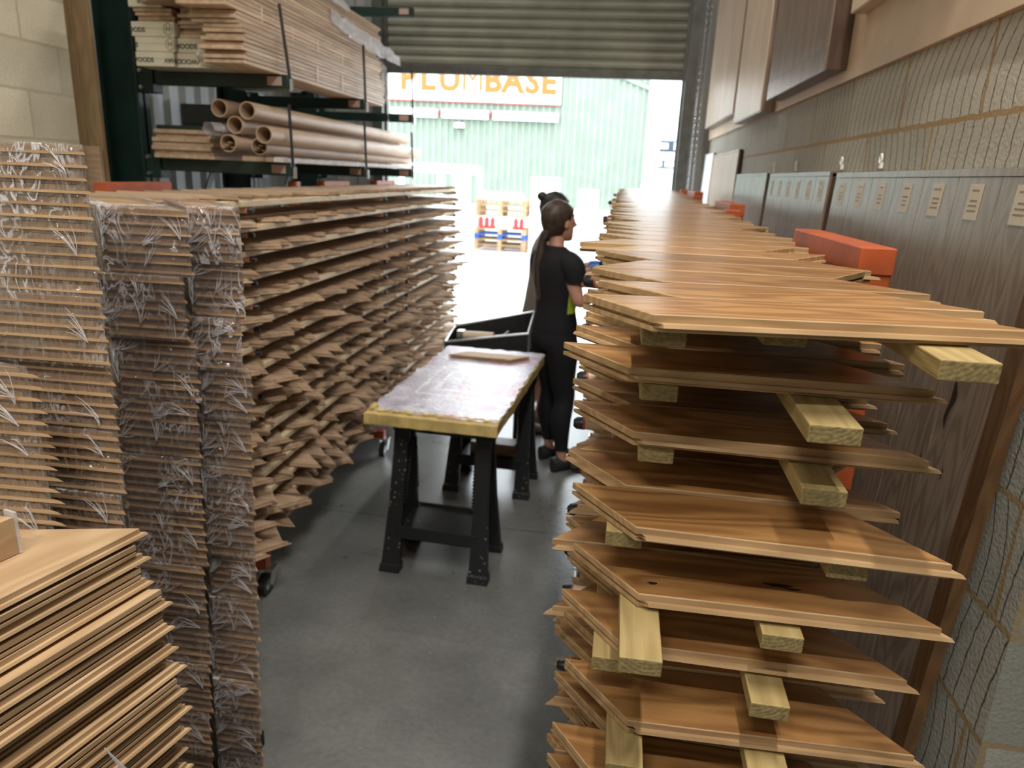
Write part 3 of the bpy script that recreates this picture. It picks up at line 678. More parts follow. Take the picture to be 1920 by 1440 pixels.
def pallet(x0, x1, y0, y1, ztop, label, mat='pallet', ang=0, group=None, name='pallet'):
    t = bpy.data.objects.new(name, None); C.objects.link(t); cx, cy = (x0+x1)/2, (y0+y1)/2
    t.location = (cx, cy, ztop-0.12); t['label'] = label; t['category'] = 'pallet'; t.rotation_euler = (0, 0, ang)
    if group: t['group'] = group
    W, D = (x1-x0)/2, (y1-y0)/2
    for i in range(5):
        y = -D+0.05+i*(2*D-0.1)/4; gput('deck_board', G().box(-W, W, y-0.048, y+0.048, 0.1, 0.12, mat), t, bevel=0.002)
    for x in (-W+0.05, 0, W-0.05):
        for y in (-D+0.07, 0, D-0.07): gput('block', G().box(x-0.045, x+0.045, y-0.065, y+0.065, 0.018, 0.1, mat), t)
        gput('bottom_board', G().box(x-0.045, x+0.045, -D, D, 0, 0.018, mat), t)
    return t
for (nm, x0, x1, y0, y1, zz) in (('the tallest wrapped column', -1.6, -0.88, 1.10, 1.34, pz[0]), ('the middle wrapped column', -1.45, -0.95, 1.42, 1.76, pz[1]), ('the wrapped column beside the left rack', -1.2, -0.86, 1.80, 2.0, pz[2])):
    if nm.startswith('the wrapped'): continue
# one long low timber bearer frame carries each column
for i, (x0, x1, y0, y1) in enumerate(((-1.45, -0.95, 1.12, 1.32), (-1.22, -1.10, 1.44, 1.58), (-1.05, -0.96, 1.55, 1.74), (-1.24, -1.12, 1.366, 1.384), (-1.30, -1.0, 0.99, 1.03))):
    nmz = ['tallest wrapped column', 'middle wrapped column', 'wrapped column beside the left rack', 'recessed wrapped column', 'low wrapped column at the left frame edge'][i]
    gput('timber_bearer', G().box(x0, x1, y0, y1, 0, pz[i]-0.002, 'dark'), label='rough timber bearer on the floor under the '+nmz, cat='bearer')

# ---------------------------------------------------------------- unwrapped pile bottom left
ang = math.radians(-14+90)     # local +X runs away from the viewer, slightly right
zt = 1.212; T = 0.0200
DL = 0.62
dpoly = [(-DL, 0), (0, 0), (-0.16, 0.30), (-DL-0.16, 0.30)]
dm = [board_mesh('pile_board', pp, T-0.0012, 'oakraw', 'oakraw', tt, 0.006) for pp, tt in ((dpoly, (1, 1, 0, 0)), ([(-DL, 0), (-0.008, 0), (-0.165, 0.30), (-DL-0.16, 0.30)], (0, 0, 0, 0)))]
tipx = [(-0.676, 0.90)]*5+[(-0.650, 0.905)]*7+[(-0.640, 0.91)]*7+[(-0.650, 0.91)]*40
i = 0
while zt-T > 0.10:
    zt -= T
    bx, by = tipx[min(i, len(tipx)-1)]
    put('oak_board', dm[0 if i % 2 == 0 else 1], None, (bx+R.uniform(-.003, .003), by+R.uniform(-.004, .004), zt), (0, 0, ang+R.uniform(-.008, .008)), 'unwrapped oak board in the bottom-left pile, %s' % ('topmost of the pile' if i == 0 else ordn(i)+' down from its top'), 'board', 'unwrapped oak boards piled in the bottom-left corner')
    i += 1
gput('timber_bearer', G().box(-DL-0.1, -0.05, 0.02, 0.27, 0, zt-0.001, 'pallet'), loc=(-0.66, 0.9, 0), rot=(0, 0, ang), label='rough timber bearer on the floor under the unwrapped bottom-left pile', cat='bearer')
# short bundle with white strip standing on that pile
t = bpy.data.objects.new('board_bundle', None); C.objects.link(t); t.location = (-0.790, 0.80, 1.212); t.rotation_euler = (0, 0, ang)
t['label'] = 'short bundle of pale oak boards with white edge strip on the unwrapped pile'; t['category'] = 'bundle'
gput('board', G().prism([(-0.4, 0.0), (0.0, 0.0), (-0.04, 0.16), (-0.4, 0.16)], 0, 0.055, 'oakraw'), t)
gput('edge_strip', G().box(0.0005, 0.004, -0.002, 0.02, 0.0, 0.062, 'filmwhite'), t)
# loose strand of wrap
g = G(); g.tube([(-0.612, 0.70, 1.0), (-0.598, 0.72, 0.94), (-0.602, 0.715, 0.88), (-0.598, 0.71, 0.80), (-0.60, 0.70, 0.72)], [0.001, 0.004, 0.003, 0.004, 0.003], 'filmwhite', n=6)
gput('film_strand', g, label='twisted strand of clear wrap hanging down the front of the unwrapped pile', cat='plastic film')

# ---------------------------------------------------------------- right wall: ply strip, leaning panels, hung panels
gput('plywood_strip', G().box(0.722, 0.739, 1.25, 6.6, 2.095, 2.95, 'ply'), label='pale plywood sheet strip fixed along the upper right block wall', cat='plywood sheet', bevel=0.002)
def sticker(parent, x, y, z, w, h, rows=5, tilt=0):
    s = gput('label_sticker', G().box(x-0.0014, x-0.0002, y-w/2, y+w/2, z-h/2, z+h/2, 'label'), parent)
    g = G()
    for r in range(rows):
        if r == 1: continue
        ln = w*R.uniform(0.25, 0.36); zz = z+h/2-0.012-r*(h-0.02)/rows
        yy = y-ln
        while yy < y+ln-0.003:
            l = R.uniform(0.0025, 0.007); g.box(x-0.0018, x-0.0014, yy, min(yy+l, y+ln), zz-0.0016, zz+0.0016, 'inkgrey'); yy += l+0.0014
    gput('fine_print', g, s)
def lean_panel(y0, y1, h, xt, xb, mat, label, seams, th=0.022, labels=0, edge=None, capm=True):
    """panel leaning on the wall; built upright then rotated about its foot"""
    a = math.atan2(xt-xb, h)
    t = bpy.data.objects.new('display_panel', None); C.objects.link(t); t.location = (xb, y0, 0); t.rotation_euler = (0, a, 0)
    t['label'] = label; t['category'] = 'panel'; W = y1-y0
    gput('panel_backing', G().box(0.008, th, 0, W, 0.002, h-0.004, 'panel_dark'), t)
    n = seams
    for i in range(n):
        a0 = i*W/n+0.0008; a1 = (i+1)*W/n-0.0008
        gput('plank', G().box(0, 0.008, a0, a1, 0.001, h-0.016, mat), t, bevel=0.0008)
    if capm: gput('top_strip', G().box(-0.001, th, 0, W, h-0.015, h, mat), t)
    if labels:
        for i in range(n): sticker(t, 0, (i+0.5)*W/n, h-0.065, 0.055, 0.07)
    return t
p = lean_panel(1.335, 2.60, 1.803, 0.712, 0.62, 'panel_grey', 'large brown-grey oak display panel leaning nearest on the right wall', 7, labels=1)
gput('end_strip', G().box(-0.002, 0.022, -0.05, -0.001, 0.0, 1.80, 'brownedge'), p)
for (yy, zz, s) in ((0.14, 1.36, 1.0), (0.2, 1.20, .4), (0.10, 1.22, .25)):
    g = G(); pts = [(-0.0012, yy+0.006*s*math.sin(q*0.8), zz+0.06*s*(q/5-1)) for q in range(11)]
    vs = [];
    for q, (x, y, z) in enumerate(pts):
        wq = 0.011*s*math.sin(PI*q/10)**0.7*(0.8+0.2*math.sin(q*1.3)); vs += [(x, y-wq, z), (x, y+wq, z)]
    g.add(vs, [(2*q, 2*q+2, 2*q+3, 2*q+1) for q in range(10)], 'knot'); gput('knot', g, p)
lean_panel(2.68, 3.70, 1.808, 0.712, 0.63, 'panel_grey', 'pale grey oak display panel, middle of three leaning on the right wall', 6, labels=1)
lean_panel(3.78, 4.72, 1.812, 0.712, 0.63, 'panel_grey', 'bluish grey oak display panel, third from the viewer on the right wall', 5, labels=0)
lean_panel(4.76, 5.95, 1.96, 0.712, 0.66, 'panel_pale', 'tall pale plain board leaning beyond the grey panels on the right wall', 1)
lean_panel(6.02, 6.55, 1.98, 0.712, 0.66, 'white', 'white board leaning at the doorway end of the right wall', 1)
# picture hooks above the leaning panels
for i, yy in enumerate((1.44, 2.27, 2.65, 3.30, 3.74)):
    g = G(); zc = 1.822+0.0015*i
    g.tube([(0.733, yy+0.009*math.cos(a), zc+0.014+0.013*math.sin(a)) for a in [2*PI*k/12 for k in range(13)]], 0.0028, 'white', n=6, cap=False)
    g.box(0.732, 0.7395, yy-0.007, yy+0.007, zc-0.012, zc+0.004, 'white')
    gput('wall_hook', g, smooth=True, label='small white ring hook on the block wall above the leaning panels, %s from the viewer' % ORD[i], cat='hook', group='white hooks above the leaning panels')
# hung framed sample panels
def hung(y0, y1, z0, x, face, side, label, th=0.07, lip=True, H=0.95, n=1):
    t = bpy.data.objects.new('sample_panel', None); C.objects.link(t); t.location = (x, y0, z0); t['label'] = label; t['category'] = 'panel'
    W = y1-y0
    gput('frame', G().box(0.004, th, 0, W, 0, H, side), t, bevel=0.002)
    for i in range(n): gput('plank', G().box(0, 0.004, 0.006+i*(W-0.012)/n, 0.006+(i+1)*(W-0.012)/n-0.001, 0.006+(0.07 if lip else 0), H-0.006, face), t)
    if lip: gput('bottom_rail', G().box(-0.001, 0.004, 0.003, W-0.003, 0.001, 0.075, face), t, bevel=0.001)
    return t
hung(2.72, 3.72, 2.130, 0.652, 'panel_mid', 'panel_dark', 'dark framed glossy smoked oak panel hung high on the right wall', th=0.069)
hung(3.86, 4.72, 2.095, 0.652, 'panel_pale', 'panel_mid', 'pale brown oak sample panel hung between the dark panel and the doorway', th=0.069, n=3, lip=False)
hung(4.90, 6.40, 2.17, 0.665, 'panel_pale', 'panel_mid', 'light striped oak sample panel hung nearest the doorway', th=0.056, n=6, lip=False)
hung(1.85, 2.60, 2.275, 0.675, 'ply', 'panel_pale', 'pale sample panel hung nearest the viewer at the top right', th=0.046, lip=True)

# ---------------------------------------------------------------- green cantilever racking
AZ = [1.76, 2.205, 3.02]
YR = [3.9, 5.1, 6.3]
t = bpy.data.objects.new('cantilever_rack', None); C.objects.link(t); t.location = (-2.72, 5.1, 0)
t['label'] = 'dark green steel cantilever rack with arms reaching over the left trolleys'; t['category'] = 'rack'
for q, yy in enumerate(YR):
    y = yy-5.1; c = gput('column', G().box(-0.11, 0.11, y-0.012, y+0.012, 0, 4.4, 'green_steel').box(-0.11, -0.09, y-0.05, y+0.05, 0, 4.4, 'green_steel').box(0.09, 0.11, y-0.05, y+0.05, 0, 4.4, 'green_steel'), t, bevel=0.003)
    gput('base_foot', G().box(-0.11, 0.75, y-0.05, y+0.05, 0.0, 0.09, 'green_steel'), t)
    for z in AZ:
        g = G().box(0.112, 0.955, y-0.03, y+0.03, z-0.068, z, 'green_steel').box(0.112, 0.2, y-0.045, y+0.045, z-0.11, z+0.02, 'green_steel')
        arm = gput('arm', g, t, bevel=0.004)
        gput('arm_label', G().box(0.845, 0.925, y-0.0312, y-0.0302, z-0.055, z-0.012, 'redlabel'), arm)
        g = G()
        for bz in (-0.085, 0.0): g.tube([(0.135, y-0.046, z+bz), (0.135, y-0.06, z+bz)], 0.011, 'zinc', n=6)
        gput('bolt', g, arm)
        hr = 0.34 if z == AZ[1] else 0.30
        if z < 3 : gput('stop_rod', G().tube([(0.962, y, z-0.075), (0.955, y, z), (0.945-0.03*(q == 0 and z > 2), y, z+hr)], 0.0085, 'black', n=8).tube([(0.962, y, z-0.08), (0.962, y, z-0.02)], 0.014, 'zinc', n=8), arm, smooth=True)
gput('brace', G().bar((0, -1.15, 0.6), (0, -0.05, 2.1), 0.01, 0.05, 'green_steel').bar((0, 0.05, 0.6), (0, 1.15, 2.1), 0.01, 0.05, 'green_steel').box(-0.03, 0.03, -1.18, 1.18, 2.35, 2.41, 'green_steel'), t)

# long planks on the upper arms (each plank its own thing)
z = AZ[1]+0.0005; i = 0
while z < 2.76:
    th = 0.0165; x1 = -1.80-0.006*R.random(); x0 = x1-0.20-R.uniform(0, .02)
    frac = (z-AZ[1])/0.55
    y0 = 3.50+R.uniform(-.025, .025)-(0.10 if frac > 0.42 else 0)-(0.12 if frac > .75 else 0)
    if frac > 0.30: x0 -= 0.06; x1 -= 0.03
    if frac > 0.55: x0 -= 0.06; x1 -= 0.035
    y1 = 5.62+0.12*frac+R.uniform(-.05, .05)
    gput('long_plank', G().box(x0, x1, y0, y1, 0, th, 'plankY'), loc=(0, 0, z), bevel=0.0012, label='long brown oak plank in the stack on the upper green arms, %s from the bottom' % ordn(i), cat='plank', group='long planks stacked on the upper cantilever arms')
    if i in (6, 9, 12, 15, 3): pass
    z += th+0.0030; i += 1
# paper bands round plank packs
for i, (yy, z0, h) in enumerate(((3.75, 0.30, .07), (4.1, 0.27, .07), (4.45, .26, .07), (4.85, .25, .07), (4.35, 0.02, .09), (4.75, 0.02, .09))):
    dx = 0.035 if z0 > 0.16 else 0
    gput('paper_band', G().box(-1.798-dx, -1.796-dx, yy, yy+0.014, AZ[1]+z0*0.75, AZ[1]+z0*0.75+h, 'whitebox'), label='narrow white paper band on the plank stack side, %s' % ['upper row nearest the viewer', 'upper row second', 'upper row third', 'upper row furthest', 'lower row nearest the viewer', 'lower row furthest'][i], cat='band', group='white bands round the plank packs')

# cream boxes with printed ends and board bundles
def cream_box(x0, x1, y0, z0, h, texts, label, L=1.1):
    t = bpy.data.objects.new('cardboard_box', None); C.objects.link(t); t.location = ((x0+x1)/2, y0, z0); t['label'] = label; t['category'] = 'box'; t['group'] = 'cream boxes on the upper cantilever arms'
    W = (x1-x0)/2-0.001; gput('carton', G().box(-W, W, 0, L, 0.0005, h-0.001, 'whitebox'), t, bevel=0.003)
    gput('seam', G().box(-W+0.002, W-0.002, -0.0008, 0, h*0.52, h*0.52+0.001, 'inkgrey'), t)
    for (s, dx, flip, sz) in texts:
        if s == 'HEX':
            g = G(); r = h*0.42
            pts = [Vector((dx+r*math.sin(a)*0.86, -0.0012, h/2+r*math.cos(a))) for a in [2*PI*k/6 for k in range(7)]]
            g.tube(pts, 0.0012, 'ink', n=4, cap=False); gput('hexagon_mark', g, t)
            put('printed_letter', textmesh('h', 'H', h*0.5, 0.0003, 'ink'), t, (dx, -0.0012, h/2), (PI/2, 0, 0))
        else:
            put('printed_word', textmesh('w', s, sz*1.2, 0.0003, 'ink', 0.0007), t, (dx, -0.0014, h*0.42), (PI/2, PI if flip else 0, 0))
Z0 = AZ[1]; hb = 0.07
cream_box(-2.495, -2.285, 3.69, Z0, hb, [('WOODS', -0.065, False, .026), ('HAV', 0.085, True, .026)], 'cream printed box, bottom of the box column beside the green column')
cream_box(-2.490, -2.275, 3.69, Z0+hb, hb, [('S', -0.098, False, .026), ('HEX', 0.085, False, 0)], 'cream printed box, second up in the column beside the green column')
cream_box(-2.505, -2.270, 3.69, Z0+2*hb, hb, [('OODS', -0.085, False, .026), ('HEX', 0.085, False, 0)], 'cream printed box, third up in the column beside the green column')
cream_box(-2.28, -2.10, 3.71, Z0, hb, [('HAVWOODS', -0.01, True, .027)], 'cream printed box, bottom of the middle box column')
cream_box(-2.27, -2.095, 3.71, Z0+hb, hb, [('HOODS', -0.04, False, .027)], 'cream printed box, upper one of the middle box column')
cream_box(-2.095, -2.03, 3.60, Z0+0.0, hb, [('S', 0.0, True, .026)], 'narrow cream printed box under crumpled film at the column foot by the planks', L=1.1)
cream_box(-2.09, -2.045, 3.70, Z0+hb, hb, [], 'narrow cream box, second up by the plank stack', L=1.0)
cream_box(-2.09, -2.040, 3.70, Z0+2*hb, hb, [('OODS', 0.0, False, .02)], 'narrow cream printed box, third up by the plank stack', L=1.0)
cream_box(-2.51, -2.33, 3.69, Z0+0.275, 0.065, [('HAVWOODS', 0.04, True, .022)], 'cream printed box above the thin brown boards on the box column', L=1.0)
cream_box(-2.50, -2.41, 3.69, Z0+0.342, 0.075, [('HEX', 0.0, False, 0)], 'topmost cream box with hexagon mark on the column', L=1.0)
def thin_boards(x0, x1, y0, z0, n, th, label, group, L=1.6, mat='plankY', jx=0.01):
    for i in range(n):
        gput('thin_board', G().box(x0+R.uniform(-jx, jx), x1+R.uniform(-jx, jx), y0+R.uniform(-.02, .02), y0+L, 0, th-0.001, mat), loc=(0, 0, z0+i*th), bevel=0.001, label='%s, %s from the bottom' % (label, ordn(i)), cat='board', group=group)
thin_boards(-2.49, -2.29, 3.72, Z0+3*hb+0.0005, 4, 0.0158, 'thin brown board between cream boxes on the box column', 'thin boards between the cream boxes', L=1.0, jx=.004)
thin_boards(-2.262, -2.105, 3.73, Z0+2*hb+0.0005, 9, 0.0158, 'thin brown board in the stack on the middle box column', 'thin boards on the middle box column', L=1.0, jx=.004)
# chevron-ended boards jutting forward on top
for i in range(4):
    g = G().prism([(-0.19, 0.5), (-0.19, 0.02), (0.0, -0.12), (0.13, 0.06), (0.13, 0.5)], 0, 0.0165, 'oakbr')
    gput('chevron_board', g, loc=(-2.22, 3.62+R.uniform(-.01, .01), Z0+2*hb+9*0.0158+0.002+i*0.0178), label='pointed oak board jutting out above the cream boxes, %s from the bottom' % ordn(i), cat='board', group='pointed boards above the cream boxes', bevel=0.001)

# cardboard tubes and boards on the lower arms
Z1 = AZ[0]
thin_boards(-2.50, -2.16, 3.78, Z1+0.0005, 7, 0.021, 'wide brown board on the lower green arms', 'wide boards on the lower cantilever arms', L=2.4, jx=.02)
gput('green_board', G().box(-2.50, -2.18, 3.82, 5.8, 0, 0.022, 'green_steel'), loc=(0, 0, Z1+7*0.021+0.001), label='dark green board lying on the wide brown boards', cat='board')
gput('plastic_crate', G().box(-0.12, 0.14, 0, 0.4, 0, 0.014, 'black').box(-0.12, -0.1, 0, 0.4, 0.014, 0.12, 'black').box(0.12, 0.14, 0, 0.4, 0.014, 0.12, 'black').box(-0.1, 0.12, 0, 0.015, 0.014, 0.12, 'black').box(-0.1, 0.12, 0.385, 0.4, 0.014, 0.12, 'black'), loc=(-2.31, 3.95, Z1+7*0.021+0.0235), label='black plastic crate between the green arms above the wide boards', cat='crate', bevel=0.004)
r = 0.044
pk0 = Z1+0.058
TB = [(-1.915, pk0+0.034, 0.034, 3.30, 'wrapped in crumpled film, lowest on the left', 5.9), (-1.845, Z1+0.10, 0.042, 3.30, 'stuffed with offcuts, low beside the film-wrapped one', 6.1)]
tubes = [(-2.014, 1.845, 3.68, 6.60, 'stuffed with offcuts, lowest of the bundle'),
         (-1.905, 1.838, 3.80, 6.60, 'lowest and set back behind the stuffed one'),
         (-1.826, 1.895, 3.70, 6.60, 'rightmost of the bundle'),
         (-1.992, 1.938, 3.72, 6.60, 'central in the bundle'),
         (-2.051, 2.015, 3.68, 6.60, 'upper left of the bundle'),
         (-1.920, 2.010, 3.72, 6.60, 'upper right of the bundle')]
for x, z, y0, y1, lab in tubes:
    t = bpy.data.objects.new('cardboard_tube', None); C.objects.link(t); t.location = (x, y0, z)
    t['label'] = 'long brown cardboard tube on the green arms, '+lab; t['category'] = 'tube'; t['group'] = 'cardboard tubes on the lower cantilever arms'
    gput('tube_wall', G().pipe((0, 0, 0), (0, y1-y0, 0), r, r-0.005, 'card', n=32), t, smooth=True)
    if 'stuffed' in lab:
        for k in range(4):
            gput('offcut', G().bar((-0.018+0.012*k, -0.02+0.01*k, -0.02+0.012*(k % 3)), (-0.015+0.01*k, 0.3, -0.015+0.01*(k % 2)), 0.02, 0.006, 'oakraw'), t)
# film sleeve end
g = G(); rings = []
for a in range(12):
    yy = 3.62+a*0.22; rr = 0.031+0.006*math.sin(a*2.2)
    rings.append([(-2.085+rr*(1+.15*math.sin(j*3+a))*math.cos(2*PI*j/18), yy, 1.912+rr*(1+.15*math.cos(j*2+a*1.7))*math.sin(2*PI*j/18)) for j in range(18)])
g.loft(rings, 'filmwhite', cap=False); gput('film_roll', g, smooth=True, label='crumpled clear film bag at the left of the cardboard tubes', cat='plastic film')
# wrapped flat pack under the tubes
t = bpy.data.objects.new('wrapped_plank_pack', None); C.objects.link(t); t.location = (-1.80, 3.66, Z1); t['label'] = 'flat film-wrapped pack of planks lying under the cardboard tubes'; t['category'] = 'wrapped pack'
gput('plank', G().box(-0.13, -0.055, 0.0, 2.9, 0.001, 0.024, 'plankY'), t); gput('plank', G().box(-0.054, 0.015, 0.1, 2.9, 0.001, 0.024, 'plankY'), t)
g = G(); rings = []
for a in range(40):
    yy = 0.05+a*2.8/39
    rings.append([(-0.055+x*(1+0.02*math.sin(a*1.9)), yy, zz+0.003*math.sin(a*2.7+x*40)) for x, zz in ((-0.080, 0.003), (0.072, 0.003), (0.074, 0.026), (0.0, 0.029), (-0.081, 0.026))])
g.loft(rings, 'filmwhite', cap=False); gput('film', g, t)
# dangling film
def crumple(name, path, wd, label, mat='filmwhite', seed=1, drop=0.0):
    g = G(); rr = random.Random(seed); rings = []; n = len(path)
    for a in range((n-1)*6+1):
        f = a/6; i0 = min(int(f), n-2); p = Vector(path[i0]).lerp(Vector(path[i0+1]), f-i0)
        w2 = wd*(0.7+0.5*math.sin(PI*f/(n-1)))
        rings.append([p+Vector((0.018*noise.noise(Vector((a*.9, j, seed))), 0.03*noise.noise(Vector((j*.8, a*.7, seed+5))), (j/8-0.5)*w2+0.02*noise.noise(Vector((a*.8, j*.9, seed+9))))) for j in range(9)])
    g.loft(rings, mat, cap=False, closed=False)
    return gput(name, g, smooth=True, label=label, cat='plastic film')
crumple('plastic_film', [(-1.86, 4.75, 2.66), (-1.835, 5.1, 2.62), (-1.82, 5.5, 2.60), (-1.74, 5.85, 2.55)], 0.09, 'crumpled clear film trailing over the plank stack towards the shutter', seed=3)
crumple('plastic_film', [(-1.85, 5.66, 2.46), (-1.80, 5.70, 2.34), (-1.79, 5.70, 2.17)], 0.22, 'crumpled clear film hanging off the far end of the plank stack', seed=8)
crumple('plastic_film', [(-1.93, 4.1, 2.80), (-1.86, 4.6, 2.79), (-1.83, 5.0, 2.74)], 0.05, 'silvery folded film on top of the plank stack', seed=12)
crumple('plastic_film', [(-2.10, 3.585, 2.245), (-2.02, 3.575, 2.24), (-1.99, 3.57, 2.245)], 0.05, 'crumpled clear film around the narrow cream box by the planks', seed=22)

# leaning timbers at left wall end
for (x0, x1, y, z1, m, lean, lab) in ((-2.835, -2.775, 3.66, 2.95, 'plankZ', 0.012, 'narrow tan timber plank leaning beside the cream block wall'), (-2.772, -2.685, 3.66, 2.95, 'plankZ', 0.012, 'wide grey-brown timber board leaning against the green column'), (-2.79, -2.69, 3.60, 1.80, 'oakbr', 0.0, 'short brown board standing in front of the leaning timbers')):
    gput('timber_plank', G().box(x0, x1, y, y+0.025, 0.001, z1, m), label=lab, cat='plank', bevel=0.002, rot=(0, -lean, 0))

# ---------------------------------------------------------------- work table
t = bpy.data.objects.new('work_top', None); C.objects.link(t); TC = Vector((-0.66, 3.48)); TA = math.radians(-3); t.location = (TC.x, TC.y, 0.70); t.rotation_euler = (0, 0, TA)
t['label'] = 'paint-crusted lilac work top with yellowed edge resting on black trestles'; t['category'] = 'table top'
def ragged(x0, x1, y0, y1, amp, n=26, seed=1):
    pts = []
    cs = [(x0, y0), (x1, y0), (x1, y1), (x0, y1)]
    for i in range(4):
        p, q = Vector(cs[i]), Vector(cs[(i+1) % 4]); d = (q-p).normalized(); nn = Vector((d.y, -d.x))
        for j in range(n):
            b = p.lerp(q, j/n); pts.append(b+nn*amp*noise.noise(Vector((b.x*22, b.y*22, seed))))
    return [(p.x, p.y) for p in pts]
slab = ragged(-0.30, 0.285, -0.70, 0.60, 0.008, seed=4)
g = G().prism(slab, 0, 0.052, 'foam'); gput('slab', g, t, bevel=0.004)
g = G(); crust = ragged(-0.29, 0.28, -0.665, 0.595, 0.022, n=40, seed=9); g.prism(crust, 0.0522, 0.0585, 'painttop'); gput('paint_crust', g, t)
g = G()
for i in range(26):
    a = i/25; g.ell((-0.28+0.55*a, -0.655+0.008*math.sin(i*2.1), 0.057), (0.016, 0.012+0.004*math.sin(i), 0.005), 'foam', n=8, k=5)
g.ell((-0.275, -0.64, 0.064), (0.018, 0.03, 0.014), 'foam', n=10, k=6)
gput('dried_drips', g, t, smooth=True)
o = put('chevron_board', board_mesh('loose_board', para(0.44, -1), BT, 'oakraw', 'oakedge', (0, 0, 0, 0)), None, (-0.635, 3.845, 0.7605), (0, 0, math.radians(-3)), 'single pale oak chevron board lying on the lilac work top', 'board')

def sawhorse(cx, cy, a, H, label, half=0.205, dy=0.15):
    t = bpy.data.objects.new('trestle', None); C.objects.link(t); t.location = (cx, cy, 0); t.rotation_euler = (0, 0, a); t['label'] = label; t['category'] = 'trestle'; t['group'] = 'black plastic trestles under the work top'
    gput('top_beam', G().box(-half-0.03, half+0.03, -0.035, 0.035, H-0.07, H, 'splat'), t, bevel=0.006)
    for sx in (-1, 1):
        for sy in (-1, 1):
            rings = []
            for z, w, d, k in ((H-0.02, 0.07, 0.03, 0.0), (H*0.82, 0.066, 0.034, 0.12), (H*0.45, 0.064, 0.034, .5), (H*0.30, 0.072, 0.036, 0.66), (H*0.12, 0.080, 0.040, 0.85), (0.035, 0.084, 0.042, 0.94), (0.034, 0.092, 0.056, 0.94), (0.0, 0.096, 0.060, 1.0)):
                x = sx*(half-0.02+0.02*k); y = sy*(0.03+(dy-0.03)*k)
                rings.append([(x-w/2, y-d/2, z), (x+w/2, y-d/2, z), (x+w/2, y+d/2, z), (x-w/2, y+d/2, z)])
            leg = gput('leg', G().loft(list(reversed(rings)), 'splat'), t, bevel=0.004)
            g = G()
            for q in range(18):
                z = H*0.45+q*H*0.022; k = 0.5-q*0.03; g.box(sx*(half-0.02+0.02*k)-sx*0.037-0.005, sx*(half-0.02+0.02*k)-sx*0.037+0.005, sy*(0.03+(dy-0.03)*k)-0.010, sy*(0.03+(dy-0.03)*k)+0.010, z, z+0.008, 'splat')
            gput('ratchet_teeth', g, leg)
    hs = H*0.29
    gput('shelf', G().box(-half+0.02, half-0.02, -0.13, 0.13, hs-0.012, hs, 'splat').box(-half+0.02, half-0.02, -0.135, -0.125, hs-0.05, hs+0.012, 'splat').box(-half+0.02, half-0.02, 0.125, 0.135, hs-0.05, hs+0.012, 'splat').box(-half+0.015, -half+0.025, -0.13, 0.13, hs-0.02, hs+0.012, 'splat').box(half-0.025, half-0.015, -0.13, 0.13, hs-0.02, hs+0.012, 'splat'), t, bevel=0.003)
    return t
sawhorse(-0.675, 2.96, math.radians(-3), 0.70, 'black splattered plastic trestle under the near end of the work top')
sawhorse(-0.60, 3.87, math.radians(-3), 0.70, 'black plastic trestle under the far end of the work top')
gput('wooden_block', G().box(-0.12, 0.14, -0.06, 0.06, 0, 0.07, 'oakbr'), loc=(-0.60, 3.86, 0.70*0.29+0.001), rot=(0, 0, -0.05), bevel=0.003, label='brown wooden block on the shelf of the far trestle', cat='wood block')

# black tool tray with silver edging beyond the table, on its own stand
t = bpy.data.objects.new('tool_tray', None); C.objects.link(t); t.location = (-0.71, 4.42, 0); t['label'] = 'black open tray with silver edging on a stand beyond the work top'; t['category'] = 'tray'
def tl(x): return 0.735+0.25*(x+0.28)
g = G(); x0, x1, y0, y1 = -0.28, 0.24, -0.15, 0.16
g.add([(x0, y0, tl(x0)-.14), (x1, y0, tl(x1)-.18), (x1, y1, tl(x1)-.18), (x0, y1, tl(x0)-.14), (x0, y0, tl(x0)), (x1, y0, tl(x1)-.04), (x1, y1, tl(x1)+.04), (x0, y1, tl(x0)+.04)],
      [(0, 3, 2, 1), (0, 1, 5, 4), (1, 2, 6, 5), (2, 3, 7, 6), (3, 0, 4, 7)], 'black')
b = gput('tray_body', g, t); sm = b.modifiers.new('solid', 'SOLIDIFY'); sm.thickness = 0.012
rim = [(x0, y0, tl(x0)), (x1, y0, tl(x1)-.04), (x1, y1, tl(x1)+.04), (x0, y1, tl(x0)+.04), (x0, y0, tl(x0))]
gput('silver_rim', G().tube(rim, 0.009, 'zinc', n=6), t)
g = G()
for (a, b_) in ((-0.22, -0.1), (0.18, -0.1), (-0.22, 0.12), (0.18, 0.12)): g.tube([(a, b_, 0), (a, b_, tl(a)-0.15)], 0.014, 'black', n=8)
gput('stand_leg', g, t)
t2 = bpy.data.objects.new('glue_roller', None); C.objects.link(t2); t2.location = (-0.80, 4.38, 0.765); t2.rotation_euler = (0, -0.02, -0.05); t2['label'] = 'cream roller with red end and silver bracket lying on the black tray'; t2['category'] = 'roller'
gput('roller_sleeve', G().tube([(-0.09, 0, 0), (0.10, 0, 0)], 0.028, 'cream', n=20), t2, smooth=True)
gput('end_disc', G().tube([(0.10, 0, 0), (0.106, 0, 0)], 0.0275, 'red', n=20), t2)
gput('bracket', G().box(-0.13, -0.09, -0.03, 0.03, -0.02, 0.03, 'zinc').tube([(0.11, 0, 0), (0.17, 0, 0.01), (0.19, 0.03, 0.03)], 0.012, 'zinc', n=8), t2)

